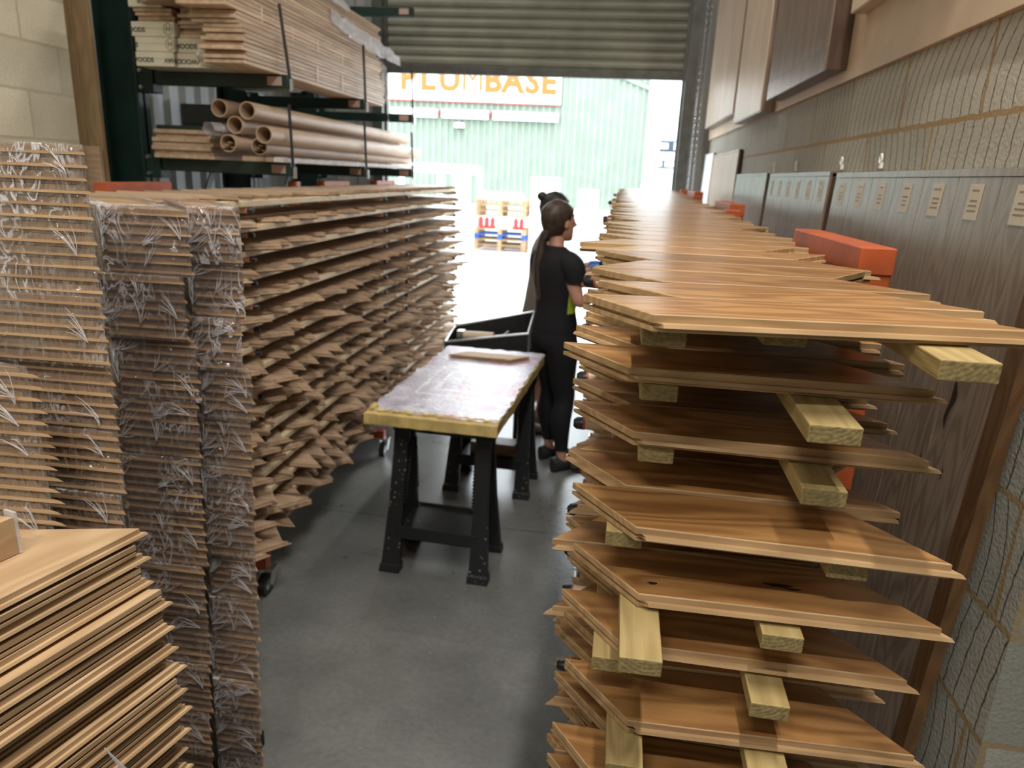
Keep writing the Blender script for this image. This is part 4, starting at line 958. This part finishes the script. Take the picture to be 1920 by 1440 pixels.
# ---------------------------------------------------------------- people
def ellring(c, rx, ry, n=20, R3=None, p=2.0):
    out = []
    for j in range(n):
        a = 2*PI*j/n; v = Vector((rx*math.cos(a), ry*math.sin(a), 0))
        if R3: v = R3 @ v
        out.append(Vector(c)+v)
    return out
def limb(g, pts, m, n=14):
    """pts: (pos, rx) tapered limb with smooth interpolation"""
    P = [Vector(p[0]) for p in pts]; r = [p[1] for p in pts]; pp = []; rr = []
    for i in range(len(P)-1):
        a, b, c, d = P[max(i-1, 0)], P[i], P[i+1], P[min(i+2, len(P)-1)]
        ra, rb, rc, rd = r[max(i-1, 0)], r[i], r[i+1], r[min(i+2, len(P)-1)]
        for k in range(5):
            t_ = k/5; h = lambda A, B, C_, D: 0.5*((2*B)+(C_-A)*t_+(2*A-5*B+4*C_-D)*t_*t_+(3*B-A-3*C_+D)*t_**3)
            pp.append(h(a, b, c, d)); rr.append(h(ra, rb, rc, rd))
    pp.append(P[-1]); rr.append(r[-1]); g.tube(pp, rr, m, n=n)
def skin_body(name, verts, edges, mat, parent):
    me = bpy.data.meshes.new(name); me.from_pydata([v[0] for v in verts], edges, [])
    me.materials.append(M[mat]); o = put(name, me, parent)
    md = o.modifiers.new('skin', 'SKIN'); md.use_smooth_shade = True
    sv = me.skin_vertices[0].data if me.skin_vertices else None
    if sv is None:
        bm = bmesh.new(); bm.from_mesh(me); bm.verts.layers.skin.verify(); bm.to_mesh(me); bm.free(); sv = me.skin_vertices[0].data
    for i, v in enumerate(verts): sv[i].radius = v[1] if isinstance(v[1], tuple) else (v[1], v[1]); sv[i].use_root = (i == 0)
    s = o.modifiers.new('sub', 'SUBSURF'); s.levels = 2; s.render_levels = 2
    return o
def person(loc, rz, sc, arms, feet, P, label):
    """local frame: person faces +X, left side +Y. P: materials"""
    t = bpy.data.objects.new('person', None); C.objects.link(t); t.location = loc; t.rotation_euler = (0, 0, rz); t.scale = (sc, sc, sc)
    t['label'] = label; t['category'] = 'person'
    fl, fr = feet   # left, right foot (x, y)
    V = [((0, 0, 0.88), (0.10, 0.13)), ((0.005, 0, 1.02), (0.085, 0.115)), ((0.01, 0, 1.20), (0.09, 0.125)), ((0, 0, 1.32), (0.062, 0.095)), ((0.0, 0, 1.385), (0.05, 0.055)), ((0.012, 0, 1.45), 0.046), ((0.025, 0, 1.50), 0.055)]
    E_ = [(0, 1), (1, 2), (2, 3), (3, 4), (4, 5), (5, 6)]
    for s, f in ((1, fl), (-1, fr)):
        b = len(V); hip = (0, s*0.085, 0.84); kn = ((f[0])*0.5+0.02, s*0.09+(f[1]-s*0.09)*0.5, 0.47)
        V += [(hip, 0.085), ((kn[0], kn[1], 0.47), 0.056), ((f[0]*0.85, f[1], 0.30), 0.054), ((f[0], f[1], 0.10), 0.034), ((f[0]+0.01, f[1], 0.055), 0.036), ((f[0]+0.10, f[1], 0.03), 0.026)]
        E_ += [(0, b), (b, b+1), (b+1, b+2), (b+2, b+3), (b+3, b+4), (b+4, b+5)]
    for s, (el, wr, hd) in ((1, arms[0]), (-1, arms[1])):
        b = len(V); V += [((0, s*0.145, 1.31), 0.045), (tuple(Vector((0, s*0.165, 1.29)).lerp(Vector(el), 0.45)), 0.046), (el, 0.037), (tuple(Vector(el).lerp(Vector(wr), 0.4)), 0.037), (wr, 0.024)]
        E_ += [(3, b), (b, b+1), (b+1, b+2), (b+2, b+3), (b+3, b+4)]
    body = skin_body('body', V, E_, P['skin'], t)
    # hands with five separate fingers, gripping forward
    for s, (el, wr, hd) in ((1, arms[0]), (-1, arms[1])):
        d = Vector(hd).normalized(); wv = Vector(wr); up = Vector((0, 0, 1)); side = d.cross(up).normalized(); up2 = side.cross(d)
        hv = [(tuple(wv-d*0.01), (0.022, 0.018)), (tuple(wv+d*0.035), (0.034, 0.014)), (tuple(wv+d*0.075), (0.036, 0.013))]; he = [(0, 1), (1, 2)]
        mm = P.get('hand', P['skin'])
        g = G()
        limb(g, [(wv-d*0.015, 0.022), (wv+d*0.03, 0.030), (wv+d*0.07, 0.028), (wv+d*0.088, 0.018)], mm, n=10)
        for k, (off, ln) in enumerate(((0.026, 0.068), (0.009, 0.076), (-0.009, 0.071), (-0.025, 0.055))):
            b0 = wv+d*0.075+side*off
            limb(g, [(b0, 0.0095), (b0+d*ln*0.45-up2*0.004, 0.009), (b0+d*ln*0.75-up2*0.018, 0.008), (b0+d*ln*0.85-up2*0.036, 0.0065)], mm, n=8)
        b0 = wv+d*0.03+side*0.028*s
        limb(g, [(b0, 0.012), (b0+d*0.03+side*s*0.02-up2*0.012, 0.0105), (b0+d*0.058+side*s*0.016-up2*0.026, 0.0085)], mm, n=8)
        gput('glove' if 'hand' in P else 'hand', g, t, smooth=True)
    # head with face
    hc = Vector((0.035, 0, 1.56)); n = 24; rings = []
    for z, rx, ry, ox in ((-0.118, 0.018, 0.020, 0.050), (-0.112, 0.038, 0.036, 0.042), (-0.09, 0.058, 0.050, 0.026), (-0.06, 0.075, 0.060, 0.012), (-0.02, 0.088, 0.069, 0.0), (0.02, 0.094, 0.073, -0.004), (0.06, 0.090, 0.070, -0.006), (0.09, 0.074, 0.058, -0.008), (0.108, 0.046, 0.038, -0.008), (0.116, 0.012, 0.010, -0.008)):
        rings.append([hc+Vector((ox+rx*math.cos(2*PI*j/n), ry*math.sin(2*PI*j/n), z)) for j in range(n)])
    g = G().loft(rings, P['skin'])
    nose = [hc+Vector((0.084, 0, 0.022)), hc+Vector((0.098, 0, -0.005)), hc+Vector((0.108, 0, -0.028)), hc+Vector((0.094, 0, -0.038))]
    g.tube(nose, [0.008, 0.010, 0.014, 0.009], P['skin'], n=10)
    g.tube([hc+Vector((0.078, -0.03, 0.03)), hc+Vector((0.094, 0, 0.034)), hc+Vector((0.078, 0.03, 0.03))], 0.008, P['skin'], n=8)
    for s in (1, -1): g.ell(hc+Vector((0.0, s*0.074, -0.008)), (0.018, 0.008, 0.030), P['skin'], n=12, k=8)
    hd = gput('head', g, t, smooth=True)
    g = G()
    for s in (1, -1): g.ell(hc+Vector((0.076, s*0.030, 0.010)), (0.010, 0.013, 0.010), 'white', n=12, k=8); g.ell(hc+Vector((0.084, s*0.030, 0.010)), (0.004, 0.006, 0.006), 'ink', n=10, k=6)
    gput('eye', g, t, smooth=True)
    gput('mouth', G().tube([hc+Vector((0.072, -0.02, -0.066)), hc+Vector((0.085, 0, -0.063)), hc+Vector((0.072, 0.02, -0.066))], [0.003, 0.006, 0.003], 'skin2', n=8), t, smooth=True)
    return t, hc
def hair_cap(hc, t, mat, back=0.012):
    g = G(); rings = []; n = 26
    for z, k in ((-0.075, 0.60), (-0.05, 0.80), (-0.02, 0.93), (0.02, 1.0), (0.06, 0.97), (0.09, 0.80), (0.112, 0.52), (0.126, 0.12)):
        ring = []
        for j in range(n):
            a = 2*PI*j/n; ca, sa = math.cos(a), math.sin(a)
            front = max(0, ca)
            fz = z+(0.105*front*(1-(z+0.075)/0.2)) if z < 0.06 else z   # hairline lifted over the face
            r0 = 0.100*k; r1 = 0.083*k
            shr = 1.0
            ring.append(hc+Vector((-0.010+r0*ca*(0.97 if ca > 0 else 1.06)-back*max(0, -ca), r1*sa, fz)))
        rings.append(ring)
    g.loft(rings, mat); return gput('hair', g, t, smooth=True)
def clothes(t, rings, mat, name, sleeves=None, n=26):
    g = G(); g.loft([[Vector((cx+rx*math.cos(2*PI*j/n), cy+ry*math.sin(2*PI*j/n), z+dz*math.cos(2*PI*j/n))) for j in range(n)] for (z, cx, cy, rx, ry, dz) in rings], mat)
    if sleeves:
        for s in sleeves: limb(g, s, mat, n=16)
    return gput(name, g, t, smooth=True)

# woman with the long ponytail; faces the right rack, slightly away from the viewer
rz1 = math.radians(38); sc1 = 0.965
armsW = (((0.10, 0.20, 1.08), (0.30, 0.14, 1.14), (1, -0.1, 0.1)), ((0.03, -0.215, 1.10), (0.23, -0.14, 1.13), (1, 0.1, 0.15)))
feetW = ((0.02, 0.10), (-0.02, -0.11))
w1, hc = person((-0.262, 4.26, 0), rz1, sc1, armsW, feetW, {'skin': 'skin'}, 'person in black t-shirt and leggings with long brown ponytail facing the right rack')
hair_cap(hc, w1, 'hair'); w1.rotation_euler = (0, -0.065, rz1)
g = G(); limb(g, [(hc+Vector((-0.085, 0, -0.05)), 0.030), (hc+Vector((-0.115, 0.01, -0.11)), 0.026), (hc+Vector((-0.125, 0.02, -0.20)), 0.036), (hc+Vector((-0.130, 0.02, -0.32)), 0.040), (hc+Vector((-0.120, 0.02, -0.44)), 0.032), (hc+Vector((-0.105, 0.02, -0.52)), 0.012)], 'hair', n=14)
gput('ponytail', g, w1, smooth=True)
gput('hair_tie', G().tube([hc+Vector((-0.100, 0, -0.078)), hc+Vector((-0.112, 0.003, -0.098))], 0.031, 'black', n=14), w1, smooth=True)
clothes(w1, [(0.90, 0, 0, 0.125, 0.165, 0), (0.94, 0, 0, 0.128, 0.168, 0), (1.03, 0.005, 0, 0.112, 0.145, 0), (1.12, 0.01, 0, 0.118, 0.152, 0), (1.22, 0.010, 0, 0.130, 0.172, 0), (1.30, 0.0, 0, 0.122, 0.186, 0), (1.35, -0.002, 0, 0.108, 0.172, 0), (1.39, -0.002, 0, 0.088, 0.125, -.004), (1.42, 0.0, 0, 0.062, 0.070, -.008)], 'cloth_black', 'shirt',
        sleeves=[[((0, s*0.12, 1.345), 0.066), ((0.01, s*0.172, 1.315), 0.070), ((0.02, s*0.190, 1.26), 0.064), ((0.025, s*0.195, 1.225), 0.060)] for s in (1, -1)])
gput('side_panel', G().loft([[Vector((0.00, -0.170, 1.25)), Vector((0.075, -0.150, 1.25)), Vector((0.075, -0.155, 1.25)), Vector((0.00, -0.176, 1.25))], [Vector((-0.01, -0.150, 1.03)), Vector((0.055, -0.135, 1.03)), Vector((0.055, -0.142, 1.03)), Vector((-0.01, -0.156, 1.03))]], 'hivis'), w1)
g = G(); nn = 24
g.loft([[Vector((cx+rx*math.cos(2*PI*j/nn), ry*math.sin(2*PI*j/nn), z)) for j in range(nn)] for z, cx, rx, ry in ((0.80, 0, 0.11, 0.165), (0.86, -0.005, 0.128, 0.172), (0.92, 0, 0.122, 0.163), (0.96, 0, 0.112, 0.15))], 'cloth_black')
for s, f in ((1, feetW[0]), (-1, feetW[1])):
    limb(g, [((-0.005, s*0.082, 0.88), 0.095), ((0, s*0.086, 0.78), 0.098), ((f[0]*.4+0.01, s*0.088, 0.62), 0.080), ((f[0]*0.5+0.02, (s*0.09+f[1])/2, 0.48), 0.063), ((f[0]*0.85-0.008, f[1], 0.34), 0.064), ((f[0], f[1], 0.20), 0.047), ((f[0], f[1], 0.145), 0.041)], 'cloth_black', n=18)
gput('leggings', g, w1, smooth=True)
def shoe(t, f, mat, h=0.075):
    g = G(); rings = []
    for x, w_, hh in ((-0.075, 0.018, h*0.7), (-0.065, 0.036, h*1.25), (-0.03, 0.042, h*1.3), (0.02, 0.043, h*1.1), (0.07, 0.046, h*0.75), (0.12, 0.047, h*0.62), (0.155, 0.038, h*0.5), (0.17, 0.018, h*0.3)):
        rings.append([Vector((f[0]+x, f[1]+w_*math.cos(a), 0.001+max(0, hh*(0.5+0.5*math.sin(a))))) for a in [2*PI*j/14 for j in range(14)]])
    g.loft(rings, mat); gput('shoe', g, t, smooth=True)
for f in feetW: shoe(w1, f, 'shoe')
# second person behind, bun and grey t-shirt
rz2 = math.radians(10); sc2 = 0.985
armsM = (((0.12, 0.20, 1.10), (0.33, 0.14, 1.20), (1, -0.05, 0.0)), ((0.12, -0.20, 1.08), (0.30, -0.13, 1.20), (1, 0.1, 0.0)))
feetM = ((0.06, 0.09), (-0.05, -0.10))
w2, hc2 = person((-0.475, 4.90, 0), rz2, sc2, armsM, feetM, {'skin': 'skin2', 'hand': 'glove'}, 'person with hair bun, grey t-shirt, black shorts and blue gloves, standing behind the other worker')
hair_cap(hc2, w2, 'hair2', back=0.0); w2.rotation_euler = (0, 0.03, rz2)
gput('hair_bun', G().ell(hc2+Vector((-0.10, 0, 0.085)), (0.035, 0.035, 0.032), 'hair2', n=14, k=10), w2, smooth=True)
clothes(w2, [(0.84, -0.01, 0, 0.135, 0.17, 0), (0.95, 0, 0, 0.130, 0.165, 0), (1.10, 0.01, 0, 0.125, 0.16, 0), (1.22, 0.012, 0, 0.130, 0.172, 0), (1.30, 0.004, 0, 0.112, 0.182, 0), (1.35, 0, 0, 0.090, 0.155, 0), (1.385, 0, 0, 0.066, 0.098, -.004), (1.41, 0.003, 0, 0.056, 0.066, -.008)], 'cloth_grey', 'shirt',
        sleeves=[[((0, s*0.13, 1.33), 0.064), ((0.01, s*0.175, 1.28), 0.068), ((0.03, s*0.195, 1.19), 0.066), ((0.045, s*0.20, 1.14), 0.064)] for s in (1, -1)])
g = G(); g.loft([[Vector((rx*math.cos(2*PI*j/nn), ry*math.sin(2*PI*j/nn), z)) for j in range(nn)] for z, rx, ry in ((0.76, 0.118, 0.168), (0.84, 0.130, 0.172), (0.90, 0.124, 0.166))], 'cloth_black')
for s in (1, -1): limb(g, [((0, s*0.085, 0.86), 0.1), ((0, s*0.09, 0.76), 0.105), ((0.01, s*0.094, 0.62), 0.096), ((0.01, s*0.096, 0.55), 0.094)], 'cloth_black', n=18)
gput('shorts', g, w2, smooth=True)
for f in feetM:
    shoe(w2, f, 'boot', 0.085)
    gput('sock', G().tube([(f[0], f[1], 0.07), (f[0], f[1], 0.14)], 0.043, 'cloth_grey', n=14), w2, smooth=True)

# ---------------------------------------------------------------- outside
struct('ground_outside', G().box(-30, 30, 7.0, 60, -0.1, 0.0, 'concrete_out'))
yb = 23.7
t = bpy.data.objects.new('green_warehouse', None); C.objects.link(t); t.location = (0, yb, 0); t.rotation_euler = (0, 0, 0.05)
t['label'] = 'pale green corrugated warehouse across the yard with long sign above its shutters'; t['category'] = 'building'
gput('cladding', corrug(-16, 0.72, 0.82, 5.5, 0, 0.20, 0.05, 'bgreen', th=0.1), t)
gput('plinth', G().box(-16, 0.75, -0.12, 0.12, 0, 0.80, 'white'), t)
gput('corner_post', G().box(0.72, 0.80, -0.06, 0.14, 0.8, 5.2, 'white'), t)
gput('side_wall', G().box(-16, 0.76, 0.2, 12, 0, 4.6, 'bgreen'), t)
sgn = gput('sign_board', G().box(-7.3, -1.95, -0.14, -0.04, 3.86, 5.4, 'white'), t)
gput('sign_edge', G().box(-7.3, -1.95, -0.145, -0.03, 3.83, 3.865, 'red'), sgn)
for ch, xx in zip('PLUMBASE', (-6.68, -6.06, -5.38, -4.67, -4.05, -3.43, -2.83, -2.34)):
    put('sign_letter', textmesh('sign_letter', ch, 0.95, 0.02, 'sign_orange', 0.0 if ch == 'M' else 0.04), sgn, (xx, -0.17, 4.46), (PI/2, 0, 0))
for (x0, x1) in ((-7.2, -5.75), (-5.6, -4.15), (-4.0, -2.0)):
    gput('lightbox', G().box(x0, x1, -0.25, -0.03, 3.36, 3.60, 'white'), t)
for x in (-5.68, -4.08): gput('alarm_dot', G().ell((x, -0.12, 3.52), (0.07, 0.05, 0.07), 'red', n=12, k=8), t)
gput('flood_lamp', G().box(-5.18, -4.90, -0.3, -0.05, 3.08, 3.22, 'white').box(-5.15, -4.93, -0.29, -0.06, 3.05, 3.08, 'black').box(-5.08, -5.0, -0.05, 0.02, 3.1, 3.2, 'steel'), t, bevel=0.01)
# gable roof slope running down to the right
gput('roof_edge', G().bar((-1.9, -0.02, 5.35), (0.9, -0.02, 4.35), 0.1, 0.1, 'bgreen'), t)
t = bpy.data.objects.new('white_building', None); C.objects.link(t); t.location = (0, 27, 0); t['label'] = 'white rendered building at the right behind the yard with two dark sign strips'; t['category'] = 'building'
gput('wall', G().box(0.7, 12, 0, 8, 0, 6.5, 'white'), t)
s = gput('sign_strip', G().box(1.35, 2.35, -0.06, 0.0, 2.75, 3.12, 'navy'), t)
gput('sign_lettering', G().box(1.35, 1.62, -0.08, -0.06, 2.84, 3.03, 'white').box(1.82, 1.89, -0.08, -0.06, 2.82, 3.06, 'white').box(2.12, 2.34, -0.08, -0.06, 2.84, 3.03, 'white'), s)
s = gput('sign_strip', G().box(1.33, 2.3, -0.06, 0.0, 2.20, 2.46, 'navy'), t)
gput('sign_lettering', G().box(1.33, 1.46, -0.08, -0.06, 2.25, 2.41, 'white').box(1.56, 2.24, -0.08, -0.06, 2.25, 2.41, 'white'), s)
# parked vehicle corner seen over the right rack
t = bpy.data.objects.new('parked_car', None); C.objects.link(t); t.location = (2.75, 22.5, 0); t['label'] = 'dark parked car with red tail seen past the right jamb'; t['category'] = 'car'
prof = [(-0.9, 0.3), (-0.9, 0.9), (-0.55, 1.0), (0.1, 1.5), (1.6, 1.55), (2.3, 1.0), (3.0, 0.85), (3.0, 0.3)]
g = G().loft([[(x, y, z) for x, z in prof] for y in (0, 1.7)], 'navy'); gput('body_shell', g, t, bevel=0.05)
gput('tail_lamp', G().box(-0.92, -0.86, -0.01, 0.25, 0.72, 0.9, 'red'), t)
for x in (-0.3, 2.3):
    for y in (-0.02, 1.55): gput('wheel', G().pipe((x, y, 0.32), (x, y+0.2, 0.32), 0.32, 0.12, 'rubber'), t, smooth=True)
# stillage of pallets
PX0, PX1, PY = -3.22, -1.98, 16.6
t = bpy.data.objects.new('stillage', None); C.objects.link(t); t.location = (-2.60, PY+0.5, 0); t['label'] = 'pinkish steel stillage frame round the pallet stack in the yard'; t['category'] = 'stillage'
for sx in (-0.72, 0.72):
    for sy in (-0.62, 0.62): gput('post', G().box(sx-0.035, sx+0.035, sy-0.035, sy+0.035, 0, 1.72, 'redlabel'), t)
for sy in (-0.62, 0.62): gput('rail', G().box(-0.68, 0.68, sy-0.03, sy+0.03, 0.0, 0.06, 'redlabel'), t)
z = 0.061
seq = [('pallet_out', 'bottom wooden pallet in the yard stack'), ('pallet_out', 'second wooden pallet up in the yard stack'), ('blue', 'blue plastic pallet in the yard stack'), ('pallet_out', 'wooden pallet just above the blue one')]
for m_, lab in seq:
    z += 0.122; pallet(-3.2, -2.0, PY, PY+1.0, z, lab, mat=m_, group='pallets stacked in the yard')
zr = z+0.002
for i in range(8):
    c = 'white' if i in (3, 4, 5) else 'red'
    g = G(); x = -3.06+i*0.135
    g.tube([(0, 0, 0), (0, 0, 0.20), (0, 0, 0.235), (0, 0, 0.25)], [0.058, 0.058, 0.03, 0.018], c, n=14)
    gput('canister', g, smooth=True, loc=(x, PY+0.12, zr), label='%s canister standing on the pallet stack, %s from the left' % (c, ORD[i]), cat='canister', group='canisters on the pallet stack')
z = zr+0.255
gput('load_board', G().box(-3.16, -2.04, PY+0.05, PY+0.9, 0, 0.02, 'pallet'), loc=(0, 0, z), label='flat wooden board laid over the canisters', cat='board')
z += 0.022
for lab in ('wooden pallet above the canisters', 'second wooden pallet above the canisters', 'topmost wooden pallet of the yard stack'):
    z += 0.122; pallet(-3.18, -2.02, PY, PY+1.0, z, lab, mat='pallet_out', group='pallets stacked in the yard')
for i in range(9):
    x = -3.1+i*0.12; gput('picket', G().prism([(-0.045, 0), (0.045, 0), (0.045, 0.14), (0, 0.19), (-0.045, 0.14)], 0, 0.02, 'white'), loc=(x, PY+0.1, z+0.001), rot=(PI/2, 0, 0), label='white pointed picket standing on the topmost pallet, %s from the left' % ORD[i], cat='picket', group='white pickets on the yard stack')
# white van-like canopy and rack at the left
t = bpy.data.objects.new('white_canopy', None); C.objects.link(t); t.location = (-3.7, 15.2, 0); t['label'] = 'white canopy on posts at the left of the yard beside the pallet stack'; t['category'] = 'canopy'
gput('roof', G().box(-0.9, 0.72, -0.4, 0.9, 1.72, 1.90, 'white'), t, bevel=0.03)
for x in (-0.7, 0.1, 0.55): gput('post', G().box(x-0.05, x+0.05, -0.35, -0.25, 0, 1.72, 'white'), t)
gput('side_panel', G().box(0.3, 0.65, 0.0, 0.1, 0.0, 1.7, 'white'), t)
gput('shelf', G().box(-0.65, 0.05, -0.3, 0.6, 0.5, 0.55, 'steel').box(-0.65, 0.05, -0.3, 0.6, 1.1, 1.15, 'steel'), t)
gput('white_cabinet', G().box(-1.95, -1.35, 17.0, 17.6, 0, 1.72, 'white').box(-1.95, -1.35, 16.98, 17.0, 1.05, 1.07, 'steel').box(-1.66, -1.64, 16.98, 17.0, 0.05, 1.7, 'steel'), label='tall white cabinet to the right of the yard pallet stack', cat='cabinet', bevel=0.02)
t = bpy.data.objects.new('light_blue_door', None); C.objects.link(t); t.location = (-0.62, 12.0, 0); t['label'] = 'light blue upright board behind the two people in the yard'; t['category'] = 'board'
gput('board_face', G().box(0, 0.33, 0, 0.03, 0.3, 1.58, 'clad'), t); gput('board_leg', G().box(0.02, 0.06, 0, 0.4, 0, 0.3, 'steel').box(0.27, 0.31, 0, 0.4, 0, 0.3, 'steel'), t)
